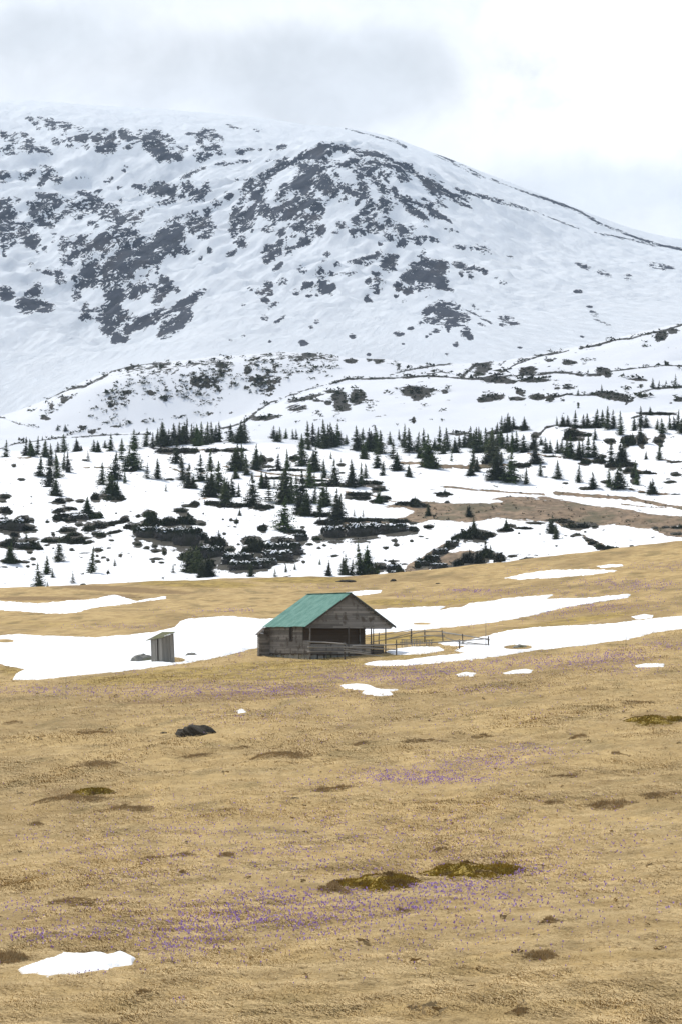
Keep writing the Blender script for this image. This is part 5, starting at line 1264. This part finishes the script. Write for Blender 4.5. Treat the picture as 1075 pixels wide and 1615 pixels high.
# countless small twigs and tufts poking through the snow
def scatter_tufts(name, chs, n, dmin, dmax, ylo, yhi, size, material, seed, base=.0):
    r_ = np.random.default_rng(seed)
    px = r_.uniform(-40, 1115, n * 6); py = r_.uniform(ylo, yhi, n * 6)
    den = base * (.4 + 1.2 * np.clip(fbm(px / 50, py / 22, seed, 3) + .3, 0, 1))
    for ch, k in chs: den = np.maximum(den, k * sample(ch, px, py))
    kp = r_.random(len(px)) < den
    px, py = px[kp][:n], py[kp][:n]
    X, Y, Z = hit(px, py, dmin, dmax, 400); ok = ~np.isnan(X); X, Y, Z = X[ok], Y[ok], Z[ok]; m = len(X)
    s_ = size * r_.lognormal(0, .45, m) * (Y / 700)**.5
    nt = 9; V = np.zeros((m, nt, 3, 3)); col = np.repeat(r_.random((m, 1)), nt * 3, 1)
    for k in range(nt):
        an = r_.uniform(0, 6.28, m); rr = r_.uniform(0, .9, m) * s_
        cx, cy, cz = X + np.cos(an) * rr, Y + np.sin(an) * rr, Z + r_.uniform(-.05, .35, m) * s_
        for j in range(3):
            V[:, k, j, 0] = cx + r_.uniform(-.55, .55, m) * s_; V[:, k, j, 1] = cy + r_.uniform(-.55, .55, m) * s_; V[:, k, j, 2] = cz + r_.uniform(-.15, .55, m) * s_
    o = link_mesh(name, V.reshape(-1, 3), np.arange(m * nt * 3).reshape(-1, 3), material, attrs={'tint': np.repeat(col.reshape(-1, 1), 3, 1)})
    return tag(o, None, None, None, 'stuff')
o = scatter_tufts('snow_slope_scrub', [(dark_ch, .25), (heath_ch, .30)], 2600, 485, 1040, 655, 925, .32, M_BUSH, 5, .035)
tag(o, "small dark scrub tufts poking through the sunlit snow slope", "scrub")
o = scatter_tufts('moraine_scrub', [(hill_ch, .5)], 4200, 1045, 1890, 510, 700, .85, M_BUSH, 6, .006)
tag(o, "dark scrub speckling the shaded moraine ridges below the mountain", "scrub")

tick('x')
# ------------------------------------------------------------------ heather clumps and moss mounds on the meadow
def heather(px, py, rx, ry, mossy, label, seed):
    p = gp(px, py + ry * .7); s_ = p.y / F; r_ = np.random.default_rng(seed)
    n = int(min(5200, 320 + rx * ry * (6.5 if mossy else 2.6)))
    an = r_.uniform(0, 6.28, n); rr = np.sqrt(r_.random(n))
    wx = rx * s_; wy = min(ry * s_ * 4.5, rx * s_ * 1.4)
    lobe = 1 + .3 * np.sin(an * 3 + seed) + .2 * np.sin(an * 5 + seed * 2)
    lx = np.cos(an) * rr * wx * lobe; ly = np.sin(an) * rr * wy * lobe
    gx, gy = p.x + lx, p.y + ly + wy * .4
    gz = height(gx, gy)
    hgt = (.40 if mossy else .22) * min(1.0, ry / 12) * np.clip(1 - (rr**2), 0, 1) * (1 + .3 * fbm(gx * 2.2, gy * 2.2, seed, 3))
    patchy = fbm(gx * 1.5, gy * .9, seed + 4, 3)
    L0 = r_.uniform(.05, .13, n) * (1.1 if not mossy else .85) * np.clip(patchy * 1.6 + .7, .25, 1.25); wd = r_.uniform(.010, .02, n) * (1.7 if mossy else 1.2)
    a = r_.uniform(0, 6.28, n); tl = r_.uniform(0, 1.0, n)
    bx = gx - p.x; by = gy - p.y; bz_ = gz - p.z + hgt * .85 - .03
    V = np.zeros((n, 3, 3))
    V[:, 0] = np.stack([bx - wd, by, bz_], -1); V[:, 1] = np.stack([bx + wd, by + wd * .5, bz_], -1)
    V[:, 2] = np.stack([bx + np.cos(a) * tl * L0, by + np.sin(a) * tl * L0, bz_ + L0], -1)
    tint = np.repeat(np.clip(r_.random(n) * .7 + .2 * (np.sin(gx * 3) > 0), 0, 1), 3)
    if mossy:
        # cushion surface under the twigs
        m1, m2 = 40, 26
        aa, qq = np.meshgrid(np.linspace(0, 2 * math.pi, m1, endpoint=False), np.linspace(0, 1, m2))
        lb = 1 + .3 * np.sin(aa * 3 + seed) + .2 * np.sin(aa * 5 + seed * 2)
        cx = p.x + np.cos(aa) * qq * wx * lb; cy = p.y + np.sin(aa) * qq * wy * lb + wy * .4
        cz = height(cx, cy) + .40 * min(1.0, ry / 12) * (1 - qq**2) * (1 + .3 * fbm(cx * 2.2, cy * 2.2, seed, 3)) * .85 - .05 * qq
        CV = np.stack([cx - p.x, cy - p.y, cz - p.z], -1).reshape(-1, 3)
        q0 = np.array([(j * m1 + i, j * m1 + (i + 1) % m1, (j + 1) * m1 + (i + 1) % m1, (j + 1) * m1 + i) for j in range(m2 - 1) for i in range(m1)])
        q0 = np.concatenate([q0[:, [0, 1, 2]], q0[:, [0, 2, 3]]])
        VV = np.concatenate([V.reshape(-1, 3), CV]); FF = np.concatenate([np.arange(n * 3).reshape(-1, 3), q0 + n * 3]); tint = np.concatenate([tint, r_.random(len(CV)) * .6])
    else:
        VV = V.reshape(-1, 3); FF = np.arange(n * 3).reshape(-1, 3)
    o = link_mesh('moss_mound' if mossy else 'heather_clump', VV, FF, M_MOSS if mossy else M_HEATHER, attrs={'tint': np.repeat(tint[:, None], 3, 1)})
    o.location = p
    tag(o, label, 'moss mound' if mossy else 'heather', 'moss mounds on the meadow' if mossy else 'heather clumps on the meadow')
HE = [(600, 1388, 62, 20, 1, "yellow green moss mound low in the meadow, left of a pair"), (745, 1368, 68, 23, 1, "broad yellow green moss mound low in the meadow, right of a pair"),
 (1040, 1132, 45, 13, 1, "dark olive moss mound at the right frame edge below the snow"), (145, 1247, 32, 8, 1, "small green juniper like cushion on the brown heather at left"),
 (528, 1400, 30, 11, 0, "brown twiggy fringe touching the left moss mound"), (445, 1186, 48, 12, 0, "wide straw brown hummock left of centre below the boulder"),
 (150, 1204, 38, 7, 0, "low brown hummock at left above the juniper cushion"), (310, 1191, 32, 5, 0, "flat dark heather strip just below the black boulder"),
 (375, 1178, 18, 4, 0, "small greenish heather tuft right below the black boulder"), (145, 1153, 26, 5, 0, "thin brown heather strip left of the black boulder"),
 (20, 1138, 18, 5, 0, "small brown heather clump at the left edge above all others"), (112, 1254, 62, 12, 0, "dark brown heather around the juniper cushion"),
 (205, 1272, 42, 8, 0, "dark brown heather trailing right below the juniper cushion"), (60, 1299, 12, 5, 0, "tiny green tuft at left below the juniper cushion"),
 (523, 1243, 40, 6, 0, "thin straw brown clump beside the crocus drift in the middle"), (570, 1171, 19, 5, 0, "small dark heather clump in the centre above the crocus drift"),
 (668, 1167, 38, 6, 0, "dark heather strip right of centre under the small snow patches"), (760, 1160, 18, 5, 0, "small brown clump right of centre"),
 (915, 1160, 16, 6, 0, "small dark clump left of the olive moss mound at right"), (890, 1223, 26, 5, 0, "faint brown heather strip right of the crocus drift"),
 (958, 1268, 38, 9, 0, "dark heather bank at right, left of two"), (1042, 1252, 30, 8, 0, "dark heather bank touching the right edge, right of two"),
 (975, 1188, 11, 3, 0, "tiny dark tuft at right below the olive moss mound"), (262, 1351, 46, 4, 0, "thin dark grass strip in the lower left, left of two"),
 (358, 1349, 12, 6, 0, "short dark grass tuft right of the thin strip in the lower left"), (117, 1420, 35, 8, 0, "dark heather clump above the oval snow patch"),
 (15, 1513, 26, 12, 0, "dark grass clump at the left edge beside the oval snow patch"), (690, 1339, 12, 5, 0, "small brown tuft just above the right moss mound"),
 (870, 1266, 14, 4, 0, "faint small clump left of the heather banks at right"), (1005, 1106, 26, 5, 0, "brown strip above the olive moss mound at right"),
 (865, 1455, 16, 4, 0, "small dark tuft right below the moss mounds"), (855, 1512, 28, 7, 0, "olive brown tussock in the lower right straw grass"),
 (820, 1595, 18, 8, 0, "brown tussock at the bottom edge right of centre"), (225, 1568, 12, 5, 0, "small tussock below the oval snow patch"),
 (635, 1437, 12, 4, 0, "tiny tuft below the left moss mound"),
 (195, 942, 30, 3, 0, "dark turf lip over the far left snow strip"), (190, 1272, 18, 4, 0, "short twiggy heather between the two brown patches at left")]
for i, h_ in enumerate(HE): heather(*h_, 200 + i)

tick('x')
tus_ch = chart(); tus_ch[1085:1610] = .5
o = scatter_tufts('meadow_tussocks', [(tus_ch, 1.0)], 700, 50, 470, 1090, 1612, .22, M_HEATHER, 15, .0)
tag(o, "small brown tussocks dotted all over the straw meadow", "tussocks")
# ------------------------------------------------------------------ straw grass: bent blades combed down the slope
def blades(name, n, y0, y1, xw, length, width, seed, material, label):
    r_ = np.random.default_rng(seed)
    d = np.exp(r_.uniform(math.log(y0), math.log(y1), n * 2)); a = r_.uniform(-xw, 1075 + xw, n * 2)
    X = (a - 537.5) / F * d; Y = d
    dens = .55 + .7 * fbm(X * .5, Y * .35, 77, 3) + .3 * fbm(X * 2.2, Y * 1.4, 78, 2)
    kp = r_.random(n * 2) < np.clip(dens, .15, 1); X, Y = X[kp][:n], Y[kp][:n]; n = len(X)
    Z = height(X, Y)
    px, py = project(X, Y, Z)
    if name == 'straw_grass':
        P = PATCH[12][2]; sd = poly_sdf(px, py, P); k2 = sd < -1.0; X, Y, Z = X[k2], Y[k2], Z[k2]; n = len(X)
    flow = -.45 + 1.5 * fbm(X * .12, Y * .09, 81, 2) + .9 * fbm(X * .8, Y * .6, 82, 2) + r_.normal(0, .38, n)
    Ln = length * r_.uniform(.55, 1.25, n) * (1 + .5 * fbm(X * .7, Y * .5, 83, 2)); W = width * r_.uniform(.6, 1.3, n)
    lift = np.clip(r_.normal(.42, .2, n) + .35 * fbm(X * .9, Y * .7, 84, 2), .08, 1.3)
    dx, dy = np.cos(flow), np.sin(flow) * 1.0
    dy = dy - .25
    nx, ny = -dy, dx
    def P_(t, up, wf):
        cx, cy = X + dx * Ln * t, Y + dy * Ln * t; cz = Z + Ln * up - .015
        return np.stack([cx - nx * W * wf, cy - ny * W * wf, cz], -1), np.stack([cx + nx * W * wf, cy + ny * W * wf, cz + W * .3], -1)
    a0, b0 = P_(0, 0 * lift, .5); a1, b1 = P_(.45, lift * .62, .5); a2, b2 = P_(1.0, lift * .55, .12)
    V = np.stack([a0, b0, b1, a1, b2, a2], 1)
    k = np.arange(n)[:, None] * 6
    Fq = np.concatenate([k + np.array([[0, 1, 2, 3]]), k + np.array([[3, 2, 4, 5]])])
    t_ = np.clip(.5 + .8 * fbm(X * .9, Y * .5, 85, 4) + r_.normal(0, .25, n), 0, 1)
    o = link_mesh(name, V.reshape(-1, 3), Fq, material, attrs={'tint': np.repeat(np.repeat(t_, 6)[:, None], 3, 1)})
    tag(o, label, 'grass', None, 'stuff')
blades('straw_grass', 320000, 56, 92, 150, .18, .009, 301, M_STRAW, "dry straw coloured grass combed over the near meadow")
blades('straw_grass_middle', 240000, 90, 150, 150, .22, .013, 302, M_STRAW, "dry straw coloured grass covering the middle meadow")
blades('straw_grass_far', 160000, 150, 270, 150, .24, .022, 303, M_STRAW, "dry straw coloured grass on the far meadow near the barn")

tick('x')
# ------------------------------------------------------------------ crocuses
CR = [(470, 1237, 60, 6, .5), (650, 1225, 95, 13, 2.3), (760, 1205, 90, 16, 1.7), (830, 1185, 60, 12, 1.4), (690, 1233, 90, 7, 2.5), (600, 1232, 40, 8, .5), (900, 1190, 60, 8, .3),
 (300, 1315, 90, 10, .35), (170, 1345, 90, 12, .35), (440, 1345, 100, 8, .3), (60, 1325, 60, 10, .25), (230, 1385, 120, 10, .2), (70, 1435, 80, 12, .3), (80, 1480, 90, 14, .5), (20, 1430, 30, 10, .3),
 (290, 1480, 70, 25, .4), (270, 1505, 50, 18, .35), (380, 1450, 120, 20, .5), (480, 1450, 60, 22, .3), (450, 1420, 100, 14, .5), (560, 1435, 60, 14, .3), (640, 1430, 80, 18, .35), (700, 1408, 60, 8, 1.0), (820, 1378, 50, 8, .6), (760, 1398, 60, 7, .7),
 (690, 1402, 90, 5, .9), (560, 1410, 20, 6, .5), (760, 1420, 100, 16, .35), (860, 1375, 70, 20, .2), (960, 1400, 60, 14, .15), (500, 1170, 100, 6, .25), (400, 1130, 80, 6, .25),
 (250, 1093, 160, 10, .9), (420, 1090, 130, 12, 1.0), (560, 1070, 120, 10, .9), (700, 1060, 90, 10, 1.0), (860, 1048, 120, 10, 1.0), (960, 1038, 70, 12, 1.3), (1050, 1020, 60, 10, .8), (60, 1090, 70, 8, .9), (640, 1075, 50, 10, .9), (760, 1090, 100, 8, .4),
 (990, 1060, 60, 8, .5), (760, 935, 60, 5, 1.2), (730, 932, 30, 3, 1.4), (1010, 925, 70, 8, 1.3), (950, 918, 60, 6, .9), (930, 960, 90, 8, .8), (840, 970, 50, 5, .8), (700, 988, 60, 4, .7), (380, 965, 100, 4, 1.0), (340, 975, 60, 3, .8), (190, 990, 80, 4, .6), (390, 1033, 30, 4, 1.0),
 (520, 930, 110, 6, .35), (620, 940, 70, 5, .5), (1050, 895, 60, 8, .5), (860, 900, 90, 6, .3), (540, 1060, 400, 22, .12), (540, 1130, 420, 30, .07), (540, 1330, 520, 90, .22), (500, 1450, 480, 60, .2), (850, 950, 260, 30, .25), (960, 1330, 80, 20, .12), (140, 1540, 40, 4, .4), (290, 1585, 14, 3, .3)]
def crocus_pts(n, seed):
    r_ = np.random.default_rng(seed); w_ = np.array([c_[2] * c_[3] * c_[4] * (1.0 if c_[1] > 1150 else 2.2) for c_ in CR]); w_ /= w_.sum()
    k = r_.choice(len(CR), n, p=w_); g = np.array(CR)[k]
    px = g[:, 0] + r_.normal(0, .55, n) * g[:, 2]; py = g[:, 1] + r_.normal(0, .55, n) * g[:, 3]
    cl = fbm(px / 14, py / 5, seed, 3, .6)
    kp = cl > r_.uniform(-.55, .45, n)
    px, py = px[kp], py[kp]
    X, Y, Z = hit(px, py, 48, 445, 500); ok = ~np.isnan(X)
    px, py, X, Y, Z = [q[ok] for q in (px, py, X, Y, Z)]
    kp = np.ones(len(X), bool)
    for _, T_, P in PATCH:
        b = np.array(P); m = (px > b[:, 0].min() - 3) & (px < b[:, 0].max() + 3) & (py > b[:, 1].min() - 3) & (py < b[:, 1].max() + 3)
        if m.any(): kp[np.where(m)[0][poly_sdf(px[m], py[m], P) > -1]] = False
    inside = (px > 400) & (px < 620) & (py > 930) & (py < 1043)
    kp &= ~inside
    return X[kp], Y[kp], Z[kp], px[kp], py[kp]
X, Y, Z, px, py = crocus_pts(32000, 901)
vis = (px > 0) & (px < 1075) & (py < 1610)
order = np.argsort(np.where(vis, Y, 1e9)); top = order[:300]; rest = order[300:]
def petal_cup(mb, h, r0, n=6, z0=.0):
    for k in range(n):
        a = 2 * math.pi * k / n + (.5 if k % 2 else 0); da = .62
        o_ = r0 * (1.1 if k % 2 else .95)
        pts = [(0.15 * r0 * math.cos(a), .15 * r0 * math.sin(a), z0), (o_ * math.cos(a - da), o_ * math.sin(a - da), z0 + h * .5), (o_ * 1.15 * math.cos(a), o_ * 1.15 * math.sin(a), z0 + h), (o_ * math.cos(a + da), o_ * math.sin(a + da), z0 + h * .5)]
        mb.add(pts, [(0, 1, 2, 3)], (random.random(),) * 3)
mb = MB(); petal_cup(mb, .055, .022, 6, .0)
cr0 = empty('crocus', (0, 0, 0)); fl = mb.build('flower', M_CROC, cr0); fl.location = (0, 0, .06)
mb = MB(); mb.bar((0, 0, -.06), (0, 0, .065), .005, .004, 5, seg=2); mb.build('stem', M_LEAF, cr0)
for k, i in enumerate(top):
    o = cr0 if k == 0 else copy_tree(cr0)
    s_ = random.uniform(.5, .85); o.location = (X[i], Y[i], Z[i] + .05); o.scale = (s_, s_, s_ * random.uniform(.9, 1.3)); o.rotation_euler = (random.uniform(-.3, .3), random.uniform(-.3, .3), random.uniform(0, 6))
    tag(o, "small purple crocus flower standing in the dry straw grass of the near meadow", 'crocus', 'crocuses in the near meadow')
V = []; rr = np.random.default_rng(9); m = len(rest)
Xr, Yr, Zr = X[rest], Y[rest], Z[rest]
s_ = rr.uniform(.55, 1.0, m) * (1 + np.clip((Yr - 150) / 250, 0, .7)); V = np.zeros((m, 4, 4, 3))
for k in range(4):
    a = rr.uniform(0, 6.28, m); o_ = .026 * s_
    for j, (q, zz) in enumerate(((0, .05), (-.75, .085), (0, .125), (.75, .085))):
        rad = 0 if j == 0 else o_ * (1.2 if j == 2 else 1)
        V[:, k, j, 0] = Xr + np.cos(a + q) * rad; V[:, k, j, 1] = Yr + np.sin(a + q) * rad; V[:, k, j, 2] = Zr + zz * s_ + .03
o = link_mesh('crocus_drift', V.reshape(-1, 3), np.arange(m * 16).reshape(-1, 4), M_CROC, attrs={'tint': np.repeat(np.repeat(rr.random(m), 16)[:, None], 3, 1)})
tag(o, "drifts of purple crocuses across the far meadow", 'crocus', None, 'stuff')

tick('x')
# ------------------------------------------------------------------ a cloud bank over the mountain: its shade lies on the mountain and the moraines
cm = bpy.data.materials.new("cloud_vapour"); cm.use_nodes = True
q = NT(cm.node_tree); q.n.clear()
tl = q.node('ShaderNodeBsdfTranslucent', ins={'Color': (.90, .94, 1, 1)}); df = q.node('ShaderNodeBsdfDiffuse', ins={'Color': (.90, .94, 1, 1)})
m0 = q.node('ShaderNodeMixShader', ins={0: .25}); q.l.new(tl.outputs[0], m0.inputs[1]); q.l.new(df.outputs[0], m0.inputs[2])
tr = q.node('ShaderNodeBsdfTransparent'); mx = q.node('ShaderNodeMixShader', ins={0: .72}); q.l.new(m0.outputs[0], mx.inputs[1]); q.l.new(tr.outputs[0], mx.inputs[2])
oo = q.node('ShaderNodeOutputMaterial'); q.l.new(mx.outputs[0], oo.inputs['Surface'])
gx, gy = np.meshgrid(np.linspace(-1, 1, 90), np.linspace(-1, 1, 70))
rr_ = np.hypot(gx, gy) + .16 * fbm(gx * 3, gy * 3, 501, 4); body = np.clip(1 - rr_**4, 0, 1)**.5
cz = 1650; shift = (cz - 250) / math.tan(R(SUN_EL)); sxx, syy = math.sin(R(SUN_AZ)) * shift, math.cos(R(SUN_AZ)) * shift
Xc = gx * 2300 + 0 + sxx; Yc = gy * 1450 + 2480 + syy
CVt = np.stack([Xc, Yc, cz + body * (160 + 120 * fbm(gx * 5, gy * 5, 503, 4))], -1).reshape(-1, 3); CVb = np.stack([Xc, Yc, cz - body * (40 + 50 * fbm(gx * 6, gy * 6, 507, 4))], -1).reshape(-1, 3)
ii = np.arange(70 * 90).reshape(70, 90); qd = np.stack([ii[:-1, :-1], ii[:-1, 1:], ii[1:, 1:], ii[1:, :-1]], -1).reshape(-1, 4); kq = (body.ravel()[qd] > 0).all(1); qd = qd[kq]
tag(link_mesh('cloud', np.concatenate([CVt, CVb]), np.concatenate([qd, qd[:, ::-1] + 6300]), cm, smooth=True), None, None, None, 'stuff')

# ------------------------------------------------------------------ air
hz = bpy.data.materials.new("mountain_air"); hz.use_nodes = True
t = NT(hz.node_tree); t.n.clear()
vol = t.node('ShaderNodeVolumePrincipled', ins={'Color': (.60, .79, 1.0, 1), 'Density': 0.00005, 'Anisotropy': .2})
out = t.node('ShaderNodeOutputMaterial'); t.l.new(vol.outputs[0], out.inputs['Volume'])
mb = MB(); mb.box(-5900, 5900, -5900, 5900, -420, 900)
air = mb.build('haze', hz); tag(air, None, None, None, 'stuff')
